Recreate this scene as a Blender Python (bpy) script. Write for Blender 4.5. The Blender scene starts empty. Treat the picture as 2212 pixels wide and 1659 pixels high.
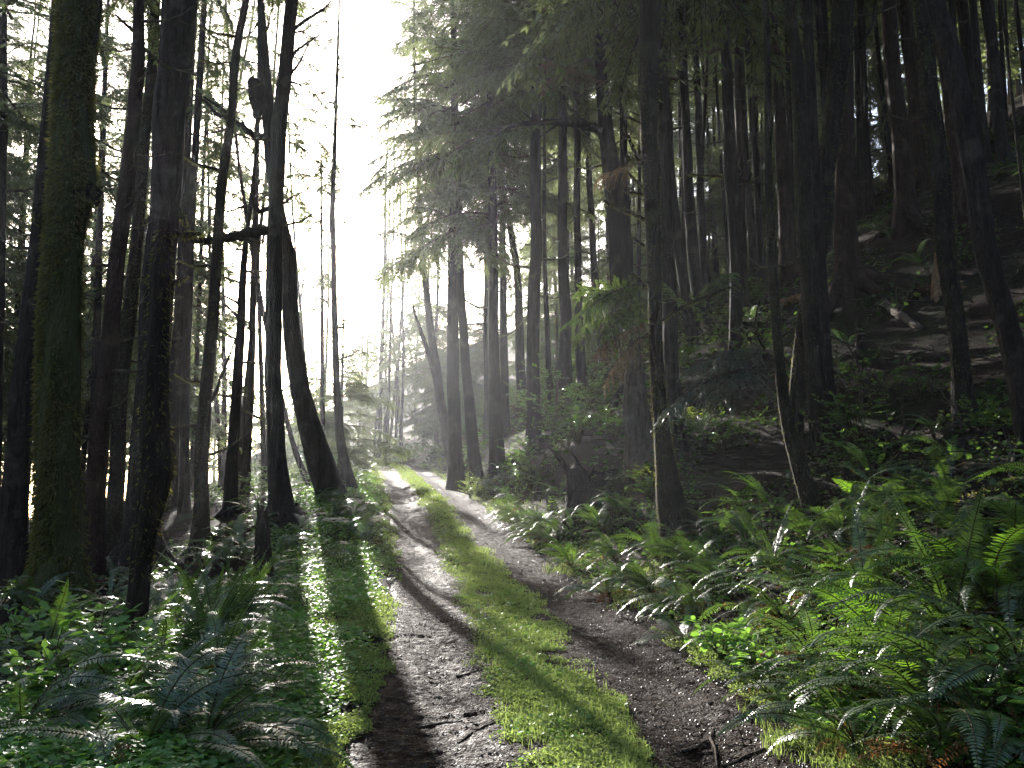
import bpy, math, random
import numpy as np
from mathutils import Matrix, Vector

scene = bpy.context.scene
R_ = math.radians
# ------------------------------------------------------------------ camera
PITCH, CAM_Z, FPX = R_(8.0), 1.6, 1912.0        # FPX: focal length in pixels of a 2212 px wide picture
cam_d = bpy.data.cameras.new('camera'); cam = bpy.data.objects.new('camera', cam_d)
scene.collection.objects.link(cam); scene.camera = cam
cam.location = (0, 0, CAM_Z); cam.rotation_euler = (R_(90) + PITCH, 0, 0)
cam_d.sensor_width = 36; cam_d.lens = 36 * FPX / 2212; cam_d.clip_start = 0.05; cam_d.clip_end = 2000
# ------------------------------------------------------------------ world, sun, exposure
SUN_EL, SUN_AZ = R_(17.6), R_(-16.4)              # azimuth from +Y, negative to the left
w = bpy.data.worlds.new('World'); scene.world = w; w.use_nodes = True
nt = w.node_tree; nt.nodes.clear()
sky = nt.nodes.new('ShaderNodeTexSky'); sky.sky_type = 'NISHITA'; sky.sun_disc = False
sky.sun_elevation = SUN_EL; sky.sun_rotation = SUN_AZ; sky.dust_density = 2.0; sky.air_density = 0.8
bg = nt.nodes.new('ShaderNodeBackground'); bg.inputs['Strength'].default_value = 0.15
wo = nt.nodes.new('ShaderNodeOutputWorld')
nt.links.new(sky.outputs[0], bg.inputs[0]); nt.links.new(bg.outputs[0], wo.inputs[0])
sd = bpy.data.lights.new('sun', 'SUN'); sd.energy = 5.0; sd.angle = R_(0.5); sd.color = (1.0, 0.955, 0.89)
sun = bpy.data.objects.new('sun', sd); scene.collection.objects.link(sun)
sdir = Vector((math.sin(SUN_AZ) * math.cos(SUN_EL), math.cos(SUN_AZ) * math.cos(SUN_EL), math.sin(SUN_EL)))
sun.rotation_euler = sdir.to_track_quat('Z', 'Y').to_euler(); sun.location = sdir * 100
vs = scene.view_settings
vs.view_transform = 'Standard'; vs.look = 'None'; vs.gamma = 1; vs.exposure = 2.0; vs.use_curve_mapping = False
HAZE_DENSITY, HAZE_G = 0.00045, 0.72
cy = scene.cycles
cy.max_bounces = 6; cy.diffuse_bounces = 3; cy.glossy_bounces = 2; cy.transmission_bounces = 4
cy.transparent_max_bounces = 4; cy.volume_bounces = 0; cy.use_denoising = True
cy.sample_clamp_indirect = 6.0; cy.caustics_reflective = False; cy.caustics_refractive = False

# ------------------------------------------------------------------ helpers
def link(o): scene.collection.objects.link(o); return o
class MB:
    """collects vertices and faces, builds ONE mesh"""
    def __init__(s): s.V = []; s.F = []; s.M = []; s.n = 0
    def add(s, V, F, mat=0):
        V = np.asarray(V, float).reshape(-1, 3); F = np.asarray(F, int)
        s.V.append(V); s.F.append(F + s.n); s.M.append(np.full(len(F), mat, int)); s.n += len(V)
    def mesh(s, name, mats, smooth=True):
        me = bpy.data.meshes.new(name)
        V = np.concatenate(s.V)
        me.vertices.add(len(V)); me.vertices.foreach_set('co', V.astype(np.float32).ravel())
        tot = np.concatenate([np.full(len(f), f.shape[1], int) for f in s.F])
        idx = np.concatenate([f.ravel() for f in s.F])
        me.loops.add(len(idx)); me.loops.foreach_set('vertex_index', idx.astype(np.int32))
        st = np.concatenate([[0], np.cumsum(tot)[:-1]])
        me.polygons.add(len(tot)); me.polygons.foreach_set('loop_start', st.astype(np.int32))
        me.polygons.foreach_set('loop_total', tot.astype(np.int32))
        me.polygons.foreach_set('material_index', np.concatenate(s.M).astype(np.int32))
        me.polygons.foreach_set('use_smooth', np.full(len(tot), smooth))
        for m in (mats if isinstance(mats, (list, tuple)) else [mats]): me.materials.append(m)
        me.update(calc_edges=True); me.validate()
        return me
    def build(s, name, mats, parent=None, smooth=True):
        o = link(bpy.data.objects.new(name, s.mesh(name, mats, smooth)))
        if parent: o.parent = parent
        return o
def put(name, mesh, parent=None, mat=None):
    o = link(bpy.data.objects.new(name, mesh))
    if parent: o.parent = parent
    if mat is not None: o.matrix_local = mat
    return o
def tag(o, label=None, cat=None, group=None, kind=None):
    if label: o['label'] = label
    if cat: o['category'] = cat
    if group: o['group'] = group
    if kind: o['kind'] = kind
    return o
def empty(name, loc, label, cat, group=None):
    o = link(bpy.data.objects.new(name, None)); o.location = loc; o.empty_display_size = .3
    return tag(o, label, cat, group)
def vn(x, y, seed=0):
    """value noise, -1..1"""
    x = np.asarray(x, float); y = np.asarray(y, float)
    xi = np.floor(x).astype(np.int64); yi = np.floor(y).astype(np.int64); fx = x - xi; fy = y - yi
    fx = fx * fx * (3 - 2 * fx); fy = fy * fy * (3 - 2 * fy)
    def h(a, b):
        n = (a * 374761393 + b * 668265263 + seed * 1274126177) & 0xffffffff
        n = ((n ^ (n >> 13)) * 1274126177) & 0xffffffff
        return ((n ^ (n >> 16)) & 0xffff) / 32767.5 - 1
    return (h(xi, yi) * (1 - fx) + h(xi + 1, yi) * fx) * (1 - fy) + (h(xi, yi + 1) * (1 - fx) + h(xi + 1, yi + 1) * fx) * fy
def fbm(x, y, seed=0, o=4):
    s = 0; a = 1; t = 0
    for k in range(o): s = s + a * vn(x * 2 ** k + 17.3 * k, y * 2 ** k - 9.1 * k, seed + k); t += a; a *= .5
    return s / t
def nrm(v): return v / (np.linalg.norm(v, axis=-1, keepdims=True) + 1e-9)
def sstep(a, b, x): t = np.clip((x - a) / (b - a), 0, 1); return t * t * (3 - 2 * t)
def tube(mb, P, r, seg=8, mat=0, rough=0.0, seed=0, cap=True, ang_k=3.0, len_k=2.5):
    P = np.asarray(P, float); n = len(P); r = np.broadcast_to(np.asarray(r, float), (n,))
    T = nrm(np.gradient(P, axis=0))
    ref = np.array([0., 1., 0.]) if abs(T[0][1]) < .8 else np.array([1., 0., 0.])
    A = nrm(np.cross(T, ref)); B = np.cross(T, A)
    th = np.linspace(0, 2 * np.pi, seg, endpoint=False)
    s = np.concatenate([[0], np.cumsum(np.linalg.norm(np.diff(P, axis=0), axis=1))])
    rr = r[:, None] * np.ones(seg)
    if rough:
        c, sn = np.cos(th)[None], np.sin(th)[None]; S = s[:, None]
        nz = fbm(c * ang_k + 31 * seed + S * .35, sn * ang_k + S * len_k * .35, seed, 3) + .6 * fbm(c * ang_k * 2.7 + S * .2 + 7, sn * ang_k * 2.7 + S * len_k * .3, seed + 9, 2)
        rr = rr * (1 + rough * nz)
    V = P[:, None] + rr[..., None] * (np.cos(th)[None, :, None] * A[:, None] + np.sin(th)[None, :, None] * B[:, None])
    i = np.arange(n - 1)[:, None] * seg; j = np.arange(seg)[None]; k = (j + 1) % seg
    F = np.stack([i + j, i + k, i + seg + k, i + seg + j], -1).reshape(-1, 4)
    mb.add(V, F, mat)
    if cap:
        mb.add(np.concatenate([V[-1], P[-1:] + T[-1] * r[-1] * .5]), np.array([[a, (a + 1) % seg, seg] for a in range(seg)]), mat)
def rhomb(mb, P, D, S, L, W, mat=0, wide=.42):
    n = len(P); L = np.broadcast_to(L, (n,))[:, None]; W = np.broadcast_to(W, (n,))[:, None]
    V = np.stack([P, P + D * L * wide + S * W / 2, P + D * L, P + D * L * wide - S * W / 2], 1).reshape(-1, 3)
    mb.add(V, np.arange(4 * n).reshape(n, 4), mat)
def heart(mb, P, D, S, N, L, W, mat=0, fold=.12):
    n = len(P); L = np.broadcast_to(L, (n,))[:, None]; W = np.broadcast_to(W, (n,))[:, None]
    up = N * W * fold
    V = np.stack([P, P + D * L * .3 + S * W * .5 + up, P + D * L * .72 + S * W * .42 + up, P + D * L,
                  P + D * L * .72 - S * W * .42 + up, P + D * L * .3 - S * W * .5 + up], 1).reshape(-1, 3)
    b = np.arange(n)[:, None] * 6
    mb.add(V, np.concatenate([b + np.array([[0, 1, 2, 3]]), b + np.array([[0, 3, 4, 5]])]), mat)
def rand_dirs(g, n, up=.3):
    v = g.normal(size=(n, 3)); v[:, 2] = v[:, 2] * .5 + up; return nrm(v)

# ------------------------------------------------------------------ materials
def material(name):
    m = bpy.data.materials.new(name); m.use_nodes = True; t = m.node_tree; t.nodes.clear()
    out = t.nodes.new('ShaderNodeOutputMaterial')
    return m, t, out
def N(t, kind, **kw):
    n = t.nodes.new('ShaderNode' + kind)
    for k, v in kw.items():
        if k in n.inputs: n.inputs[k].default_value = v
        else: setattr(n, k, v)
    return n
def ramp(t, fac, stops):
    r = t.nodes.new('ShaderNodeValToRGB'); el = r.color_ramp.elements
    while len(el) < len(stops): el.new(.5)
    for e, (p, c) in zip(el, stops): e.position = p; e.color = (*c, 1)
    t.links.new(fac, r.inputs[0]); return r.outputs[0]
def noise_at(t, scale, detail=4, coord='position', stretch=None, rough=.55):
    if coord == 'position':
        src = N(t, 'NewGeometry').outputs['Position']
    else:
        src = N(t, 'TexCoord').outputs['Object']
    if stretch:
        mp = N(t, 'Mapping'); mp.inputs['Scale'].default_value = stretch
        t.links.new(src, mp.inputs[0]); src = mp.outputs[0]
    n = N(t, 'TexNoise', Scale=scale, Detail=detail, Roughness=rough); t.links.new(src, n.inputs['Vector'])
    return n.outputs['Fac']
def mixc(t, fac, a, b):
    m = N(t, 'Mix', data_type='RGBA'); L = t.links
    if isinstance(fac, (int, float)): m.inputs[0].default_value = fac
    else: L.new(fac, m.inputs[0])
    for i, c in ((6, a), (7, b)):
        if isinstance(c, tuple): m.inputs[i].default_value = (*c, 1)
        else: L.new(c, m.inputs[i])
    return m.outputs[2]
def bark(name, dark, light, moss_amt=.0, moss_col=(.07, .09, .018), scale=1.0):
    m, t, out = material(name); L = t.links
    n1 = noise_at(t, 9 * scale, 6, 'object', (1, 1, .16), .65); n2 = noise_at(t, 34 * scale, 4, 'object', (1, 1, .3))
    col = ramp(t, n1, [(.32, dark), (.68, light)])
    col = mixc(t, ramp(t, n2, [(.4, (0, 0, 0)), (.75, (.5, .5, .5))]), col, tuple(c * .45 for c in dark))
    n4 = noise_at(t, 2.2, 3, 'object'); col = mixc(t, ramp(t, n4, [(.56, (0, 0, 0)), (.68, (.6, .6, .6))]), col, (light[0] * 1.5, light[1] * 1.65, light[2] * 1.6))
    if moss_amt > 0:
        n3 = noise_at(t, 3.2, 6, 'object', (1, 1, .45), .7)
        col = mixc(t, ramp(t, n3, [(.62 - moss_amt * .35, (0, 0, 0)), (.72 - moss_amt * .3, (.9, .9, .9))]), col, mixc(t, n2, tuple(c * .6 for c in moss_col), moss_col))
    p = N(t, 'BsdfPrincipled', Roughness=.85); L.new(col, p.inputs['Base Color'])
    p.inputs['Specular IOR Level'].default_value = .10
    ad = N(t, 'Math', operation='MULTIPLY_ADD'); L.new(n1, ad.inputs[0]); ad.inputs[1].default_value = 1.6; L.new(n2, ad.inputs[2])
    b = N(t, 'Bump', Strength=1.0, Distance=.06); L.new(ad.outputs[0], b.inputs['Height']); L.new(b.outputs[0], p.inputs['Normal'])
    L.new(p.outputs[0], out.inputs[0]); return m
def leaf(name, dark, light, trans, tfac=.4, rough=.42, spec=.5, scale=1.2, dead=None):
    """dark/light: clump colours by world noise; trans: light seen through the leaf"""
    m, t, out = material(name); L = t.links
    n = noise_at(t, scale, 3); oi = N(t, 'ObjectInfo').outputs['Random']
    mx = N(t, 'Math', operation='MULTIPLY_ADD'); L.new(oi, mx.inputs[0]); mx.inputs[1].default_value = .35
    sb = N(t, 'Math', operation='SUBTRACT'); L.new(n, sb.inputs[0]); sb.inputs[1].default_value = .175; L.new(sb.outputs[0], mx.inputs[2])
    col = ramp(t, mx.outputs[0], [(.3, dark), (.7, light)])
    if dead:
        nd = noise_at(t, scale * 7, 2); col = mixc(t, ramp(t, nd, [(.66, (0, 0, 0)), (.72, (1, 1, 1))]), col, dead)
    p = N(t, 'BsdfPrincipled', Roughness=rough); p.inputs['Specular IOR Level'].default_value = spec; L.new(col, p.inputs['Base Color'])
    if 'fern' in name and 'dead' not in name: p.inputs['Coat Weight'].default_value = .9 if 'shining' in name else .22; p.inputs['Coat Roughness'].default_value = .30
    tr = N(t, 'BsdfTranslucent'); tr.inputs[0].default_value = (*trans, 1)
    mxs = N(t, 'MixShader'); mxs.inputs[0].default_value = tfac
    L.new(p.outputs[0], mxs.inputs[1]); L.new(tr.outputs[0], mxs.inputs[2]); L.new(mxs.outputs[0], out.inputs[0]); return m
M = {}
M['bark'] = bark('dark_spruce_bark', (.012, .0085, .0065), (.054, .040, .031))
M['bark_brown'] = bark('red_brown_bark', (.018, .010, .007), (.068, .041, .028))
M['bark_mossy'] = bark('mossy_bark', (.014, .010, .007), (.044, .033, .022), .16, (.055, .062, .02))
M['bark_moss_full'] = bark('moss_wrapped_bark', (.015, .012, .008), (.04, .032, .02), .9, (.07, .077, .024))
M['dead_wood'] = bark('weathered_dead_wood', (.07, .05, .036), (.21, .16, .12), .12, scale=1.6)
M['raw_wood'] = bark('splintered_orange_wood', (.13, .065, .03), (.38, .22, .12), 0, scale=1.4)
M['twig'] = bark('thin_dead_twigs', (.04, .03, .022), (.11, .085, .06), .2)
M['moss'] = leaf('hanging_moss', (.038, .040, .012), (.090, .090, .028), (.24, .22, .05), .34, .8, .15, 3.0)
M['track_moss'] = leaf('track_moss', (.072, .108, .028), (.185, .245, .07), (.36, .47, .11), .45, .75, .2, 2.2)
M['needle'] = leaf('hemlock_needles', (.030, .050, .020), (.080, .108, .038), (.20, .25, .08), .45, .45, .45, .8)
M['needle_lit'] = leaf('sunlit_hemlock_needles', (.04, .075, .018), (.085, .14, .03), (.20, .30, .05), .42, .4, .45, 1.5)  # brighter, greener copy of the needles: sunlight put into the colour
M['needle_grey'] = leaf('blue_green_needles', (.032, .052, .034), (.075, .105, .065), (.10, .14, .06), .3, .32, .6, 1.5)
M['needle_dead'] = leaf('dead_brown_needles', (.09, .06, .034), (.21, .15, .075), (.22, .15, .06), .4, .6, .3, 2.0)
M['fern'] = leaf('sword_fern_green', (.030, .060, .026), (.066, .112, .044), (.16, .29, .035), .27, .38, .62, 1.1)
M['fern_gloss'] = leaf('sunlit_shining_fern_green', (.045, .085, .035), (.09, .14, .055), (.20, .32, .05), .30, .42, 1.0, 1.1)  # fern green made lighter and glossier, so the sun's glare is painted in
M['fern_light'] = leaf('young_fern_green', (.05, .12, .02), (.09, .19, .03), (.24, .46, .03), .42, .34, .5, 1.4)
M['fern_dead'] = leaf('dead_fern_brown', (.17, .055, .018), (.33, .13, .04), (.30, .12, .03), .4, .55, .3, 3.0)
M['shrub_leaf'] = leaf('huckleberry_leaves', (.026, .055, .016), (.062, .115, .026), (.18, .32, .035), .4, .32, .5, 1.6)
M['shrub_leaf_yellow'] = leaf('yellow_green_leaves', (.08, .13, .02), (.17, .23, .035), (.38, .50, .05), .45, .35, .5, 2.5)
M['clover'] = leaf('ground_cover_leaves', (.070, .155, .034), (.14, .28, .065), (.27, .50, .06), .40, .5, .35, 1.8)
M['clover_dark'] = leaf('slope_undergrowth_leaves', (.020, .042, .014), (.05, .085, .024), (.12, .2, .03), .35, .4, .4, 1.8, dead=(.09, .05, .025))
M['stem'] = bark('green_brown_stems', (.04, .035, .016), (.10, .085, .035))
def ground_mat():
    m, t, out = material('forest_duff'); L = t.links
    a = noise_at(t, .8, 6); b = noise_at(t, 22, 6, rough=.7); c = noise_at(t, 3.5, 4)
    col = ramp(t, b, [(.3, (.008, .005, .0037)), (.5, (.021, .0125, .0085)), (.72, (.052, .030, .019))])
    col = mixc(t, ramp(t, a, [(.5, (0, 0, 0)), (.62, (.75, .75, .75))]), col, mixc(t, b, (.012, .017, .006), (.042, .052, .014)))
    p = N(t, 'BsdfPrincipled', Roughness=.95); p.inputs['Specular IOR Level'].default_value = .08; L.new(col, p.inputs['Base Color'])
    ad = N(t, 'Math', operation='MULTIPLY_ADD'); L.new(c, ad.inputs[0]); ad.inputs[1].default_value = 1.5; L.new(b, ad.inputs[2])
    bp = N(t, 'Bump', Strength=1.0, Distance=.06); L.new(ad.outputs[0], bp.inputs['Height']); L.new(bp.outputs[0], p.inputs['Normal'])
    L.new(p.outputs[0], out.inputs[0]); return m
def road_mat():
    m, t, out = material('wet_gravel_and_needles'); L = t.links
    big = noise_at(t, 1.3, 5); fine = noise_at(t, 60, 5, rough=.7); mid = noise_at(t, 14, 4)
    geo = N(t, 'NewGeometry').outputs['Position']
    vo = N(t, 'TexVoronoi', Scale=48.0); L.new(geo, vo.inputs['Vector'])
    gravel = ramp(t, vo.outputs['Color'], [(.0, (.008, .0055, .0045)), (.6, (.019, .0135, .0112)), (1, (.062, .046, .039))])
    needles = ramp(t, fine, [(.3, (.008, .0035, .0021)), (.55, (.028, .0125, .0076)), (.75, (.085, .036, .019))])
    col = mixc(t, ramp(t, big, [(.48, (0, 0, 0)), (.68, (.75, .75, .75))]), needles, gravel)
    p = N(t, 'BsdfPrincipled'); L.new(col, p.inputs['Base Color']); p.inputs['Specular IOR Level'].default_value = .035
    L.new(ramp(t, mid, [(.3, (.45, .45, .45)), (.7, (.90, .90, .90))]), p.inputs['Roughness'])
    ad = N(t, 'Math', operation='MULTIPLY_ADD'); L.new(vo.outputs['Distance'], ad.inputs[0]); ad.inputs[1].default_value = -1.2; L.new(fine, ad.inputs[2])
    a2 = N(t, 'Math', operation='MULTIPLY_ADD'); L.new(mid, a2.inputs[0]); a2.inputs[1].default_value = 1.5; L.new(ad.outputs[0], a2.inputs[2])
    bp = N(t, 'Bump', Strength=1.0, Distance=.04); L.new(a2.outputs[0], bp.inputs['Height']); L.new(bp.outputs[0], p.inputs['Normal'])
    L.new(p.outputs[0], out.inputs[0]); return m
def stone_mat():
    m, t, out = material('damp_gravel_stones'); L = t.links
    col = ramp(t, noise_at(t, 70, 2), [(.3, (.010, .007, .0055)), (.55, (.024, .017, .014)), (.75, (.085, .065, .055))])
    p = N(t, 'BsdfPrincipled', Roughness=.45); p.inputs['Specular IOR Level'].default_value = .28; L.new(col, p.inputs['Base Color']); L.new(p.outputs[0], out.inputs[0]); return m
M['stone'] = stone_mat(); M['ground'] = ground_mat(); M['road'] = road_mat()

# ------------------------------------------------------------------ terrain and the track
_yy = np.arange(-80, 240, .5)
_cx = np.interp(_yy, [-80, -20, 0, 5.6, 8.4, 11.3, 15, 18.8, 25, 35, 49, 62, 80, 110, 240], [2, 1.2, .6, .38, .24, -.06, -.53, -1.07, -2, -3.6, -5.9, -8.0, -12.5, -26, -100])
_zr = np.interp(_yy, [-80, -20, 0, 5.6, 8.4, 11.3, 15, 18.8, 25, 35, 49, 62, 80, 110, 240], [-1, -.3, 0, .08, .23, .34, .5, .85, 1.55, 2.47, 3.6, 4.6, 4.7, 4.3, 4])
_k = np.exp(-np.linspace(-2, 2, 13) ** 2); _k /= _k.sum()
_cx[6:-6] = np.convolve(_cx, _k, 'valid'); _zr[6:-6] = np.convolve(_zr, _k, 'valid')
def road_cx(y): return np.interp(y, _yy, _cx)
def road_z(y): return np.interp(y, _yy, _zr)
def terrain(x, y):
    x = np.asarray(x, float); y = np.asarray(y, float)
    u = x - road_cx(y); z = road_z(y)
    s = np.maximum(u - 1.4, 0)
    rise = .14 * np.clip(s, 0, .9) + .50 * (np.clip(s, .9, 2.6) - .9) + .645 * (lambda v: v - .88 * 7 * np.log1p(np.exp(np.clip((v - 46) / 7, -30, 30))))(np.maximum(s - 2.6, 0))
    q = np.maximum(-u - 1.4, 0)
    fall = .10 * np.clip(q, 0, .8) - .07 * (np.clip(q, 1.2, 5) - 1.2) - .20 * (np.clip(q, 5, 45) - 5)
    z = z + rise + fall + .5 * np.exp(-(((x + 5.4) / 2.2) ** 2 + ((y - 24) / 4.5) ** 2)) * sstep(1.4, 2.4, -u)
    z = z + 1.55 * sstep(11, 25, y) * sstep(.5, 2.4, s) * (1 - .35 * sstep(8, 18, s)) * (1 - .6 * sstep(45, 70, y))
    am = sstep(1.4, 3.5, np.abs(u))
    z = z + am * (.10 * fbm(x * .9, y * .9, 3, 3) + (.28 * fbm(x * .25, y * .25, 5, 2) + .16 * fbm(x * .8, y * .8, 6, 3)) * sstep(2.5, 6, np.abs(u)))
    return z
def tz(x, y): return float(terrain(np.array([x]), np.array([y]))[0])
cp, sp = math.cos(PITCH), math.sin(PITCH)
def pt(px, py, Y):
    a = (px - 1106) / FPX; b = (829.5 - py) / FPX; t = Y / (cp - b * sp)
    return np.array([a * t, Y, CAM_Z + t * (sp + b * cp)])
def mpp(px, py, Y):                                  # metres per pixel at that point
    b = (829.5 - py) / FPX; return Y / (cp - b * sp) / FPX
def hit(px, py):
    a = (px - 1106) / FPX; b = (829.5 - py) / FPX
    ts = np.linspace(2, 110, 3000); X = a * ts; Y = ts * (cp - b * sp); Z = CAM_Z + ts * (sp + b * cp)
    k = np.where(Z < terrain(X, Y))[0]
    k = k[0] if len(k) else len(ts) - 1
    return np.array([X[k], Y[k], terrain(X[k:k + 1], Y[k:k + 1])[0]])

def grid(name, X, Y, Z, mat):
    n, m = X.shape; mb = MB()
    i = np.arange(n - 1)[:, None] * m; j = np.arange(m - 1)[None]
    mb.add(np.stack([X, Y, Z], -1), np.stack([i + j, i + j + 1, i + m + j + 1, i + m + j], -1).reshape(-1, 4))
    return mb.build(name, mat)
gx = np.sinh(np.linspace(-1, 1, 381) * 5.2) / np.sinh(5.2) * 185
gy = np.concatenate([np.linspace(-60, 2, 40)[:-1], 2 + (np.exp(np.linspace(0, 1, 330) * 3.6) - 1) / (np.exp(3.6) - 1) * 183])
GU, GY = np.meshgrid(gx, gy); GX = GU + road_cx(GY) * np.exp(-np.abs(GU) / 60)
GZ = terrain(GX, GY) - .16 * (1 - sstep(1.15, 1.55, np.abs(GX - road_cx(GY)) + .12 * vn(GX * 2.2, GY * 1.6, 8)))
tag(grid('ground', GX, GY, GZ, M['ground']), kind='structure')
ry = np.concatenate([np.arange(-4, 3, .25), 3 + (np.exp(np.linspace(0, 1, 1150) * 2.9) - 1) / (np.exp(2.9) - 1) * 77])
ru = np.linspace(-1.8, 1.8, 145)
RU, RY = np.meshgrid(ru, ry); RX = RU + road_cx(RY)
def road_prof(u, y):
    x = u + road_cx(y)
    z = road_z(y) - .055 * np.exp(-((np.abs(u) - .92) / .33) ** 2) + .035 * np.exp(-(u / .4) ** 2)
    z = z + .022 * fbm(x * 2.5, y * 2.5, 21, 3) + .010 * fbm(x * 12, y * 14, 22, 3)
    cl = np.maximum(vn(x * 1.3, y * 11 + .8 * vn(x * 3, y * 3, 4), 23), 0) ** 2
    return z + .022 * cl * np.exp(-((np.abs(u) - .9) / .4) ** 2)
RZ = road_prof(RU, RY) + .004 - .22 * sstep(1.35, 1.8, np.abs(RU))
tag(grid('dirt_track', RX, RY, RZ, M['road']), kind='structure')
def surf(x, y):
    u = x - road_cx(y); return np.where(np.abs(u) < 1.45, road_prof(u, y), terrain(x, y))

# ------------------------------------------------------------------ stuff: moss, ground cover, litter
def scatter(g, n, ylo, yhi, ulo, uhi, power=2.0):
    """more points near the camera"""
    y = 1 / ((1 / ylo ** (power - 1)) + g.random(n) * (1 / yhi ** (power - 1) - 1 / ylo ** (power - 1))) ** (1 / (power - 1))
    u = ulo + g.random(n) * (uhi - ulo); return u + road_cx(y), y, u
def cover(name, seed, n, yr, ur, mat, size, mode, keep=None, lift=.02, power=2.2, flat=.9, soft=0):
    g = np.random.default_rng(seed); x, y, u = scatter(g, n, *yr, *ur, power)
    if keep is not None:
        k = keep(x, y, u, g); x, y, u = x[k], y[k], u[k]
    if soft: k = g.random(len(x)) < .06 + sstep(.05, soft, np.abs(u) - 1.42); x, y, u = x[k], y[k], u[k]
    n = len(x); z = surf(x, y); sc = (1 + np.maximum(y - 9, 0) * .055)
    P = np.stack([x, y, z + lift * g.random(n) * (sstep(0, soft * 1.5, np.abs(u) - 1.42) * .85 + .15 if soft else 1)], -1)
    nn = nrm(np.stack([g.normal(size=n) * (1 - flat) * 1.6, g.normal(size=n) * (1 - flat) * 1.6, np.ones(n)], -1))
    D = g.normal(size=(n, 3)); D -= nn * (D * nn).sum(-1, keepdims=True); D = nrm(D); S = np.cross(nn, D)
    L = size * (.55 + .9 * g.random(n)) * sc; mb = MB()
    if mode == 'heart': heart(mb, P, D, S, nn, L, L * .95)
    else: rhomb(mb, P, D, S, L, L * .42)
    return tag(mb.build(name, mat, smooth=(mode == 'heart')), kind='stuff')
edge = lambda x, y, s: .16 * vn(x * 1.7, y * .9, s) + .10 * vn(x * 5, y * 4, s + 1)
def k_strip(x, y, u, g): return (np.abs(u + .02) + .26 * (g.random(len(x)) ** 1.3) < .50 + edge(x, y, 40)) & (fbm(x * 2.6, y * 2.0, 41, 3) > np.where(y > 13, -.62, -.44) + .25 * g.random(len(x)))
def k_verge(x, y, u, g): return (np.where(u > 0, u - 1.42, -u - 1.36) > edge(x, y, 50)) & (fbm(x * 1.4, y * 1.4, 51, 3) > -.25 + .5 * g.random(len(x)) * (np.abs(u) - 1.3))
cover('moss_strip', 1, 230000, (4.2, 70), (-.68, .68), M['track_moss'], .024, 'rhomb', k_strip, .035, 2.1, .5)
cover('moss_strip_leaves', 2, 9000, (4.2, 40), (-.6, .6), M['clover'], .028, 'heart', lambda x, y, u, g: k_strip(x, y, u, g) & (vn(x * 3, y * 2.2, 61) > .05), .05, 2.0, .8)
cover('verge_moss', 3, 150000, (4.2, 70), (-2.9, -1.2), M['track_moss'], .026, 'rhomb', k_verge, .035, 2.1, .5)
cover('verge_moss', 4, 110000, (4.2, 70), (1.2, 2.7), M['track_moss'], .026, 'rhomb', k_verge, .035, 2.1, .5)
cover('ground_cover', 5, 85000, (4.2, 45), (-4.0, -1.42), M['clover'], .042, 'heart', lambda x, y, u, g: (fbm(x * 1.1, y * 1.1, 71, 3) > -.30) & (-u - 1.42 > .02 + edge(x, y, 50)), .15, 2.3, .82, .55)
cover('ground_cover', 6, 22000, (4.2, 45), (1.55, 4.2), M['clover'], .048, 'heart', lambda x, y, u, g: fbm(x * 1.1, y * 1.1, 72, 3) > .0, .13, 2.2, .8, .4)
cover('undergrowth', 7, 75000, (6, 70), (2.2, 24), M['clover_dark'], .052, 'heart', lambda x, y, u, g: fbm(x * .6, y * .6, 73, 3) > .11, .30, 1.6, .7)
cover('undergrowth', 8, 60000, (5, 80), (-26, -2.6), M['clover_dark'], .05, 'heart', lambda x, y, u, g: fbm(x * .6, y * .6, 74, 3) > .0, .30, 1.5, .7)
def grass(name, seed, n, yr, keep, mat, h):
    g = np.random.default_rng(seed); x, y, u = scatter(g, n, *yr, -3.2, 3.2, 2.1); k = keep(x, y, u); x, y = x[k], y[k]; n = len(x); a = g.random(n) * 6.283
    H = h * (.4 + 1.1 * g.random(n)) * (1 + np.maximum(y - 9, 0) * .02); W = .0022 * (1 + np.maximum(y - 7, 0) * .06); ln = .25 + .7 * g.random(n)
    D = np.stack([np.cos(a), np.sin(a), 0 * a], -1); S = np.stack([-np.sin(a), np.cos(a), 0 * a], -1); Z = np.array([0, 0, 1.]); b = np.stack([x, y, surf(x, y)], -1)
    m = b + Z * (H * .6)[:, None] + D * (H * ln * .25)[:, None]; t = b + Z * (H * .95)[:, None] + D * (H * ln * .8)[:, None]; w_ = W[:, None]
    V = np.stack([b - S * w_, b + S * w_, m + S * w_ * .8, m - S * w_ * .8, t + S * w_ * .1, t - S * w_ * .1], 1).reshape(-1, 3); q = np.arange(n)[:, None] * 6
    mb = MB(); mb.add(V, np.concatenate([q + np.array([[0, 1, 2, 3]]), q + np.array([[3, 2, 4, 5]])])); return tag(mb.build(name, mat), kind='stuff')
grass('grass', 16, 52000, (4.2, 45), lambda x, y, u: ((np.abs(u) < .46 + edge(x, y, 40)) & (vn(x * 2.1, y * 1.7, 81) > -.1)) | ((np.abs(u) > 1.32 + edge(x, y, 50)) & (vn(x * 1.5, y * 1.2, 82) > .05)), M['track_moss'], .075)
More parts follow.
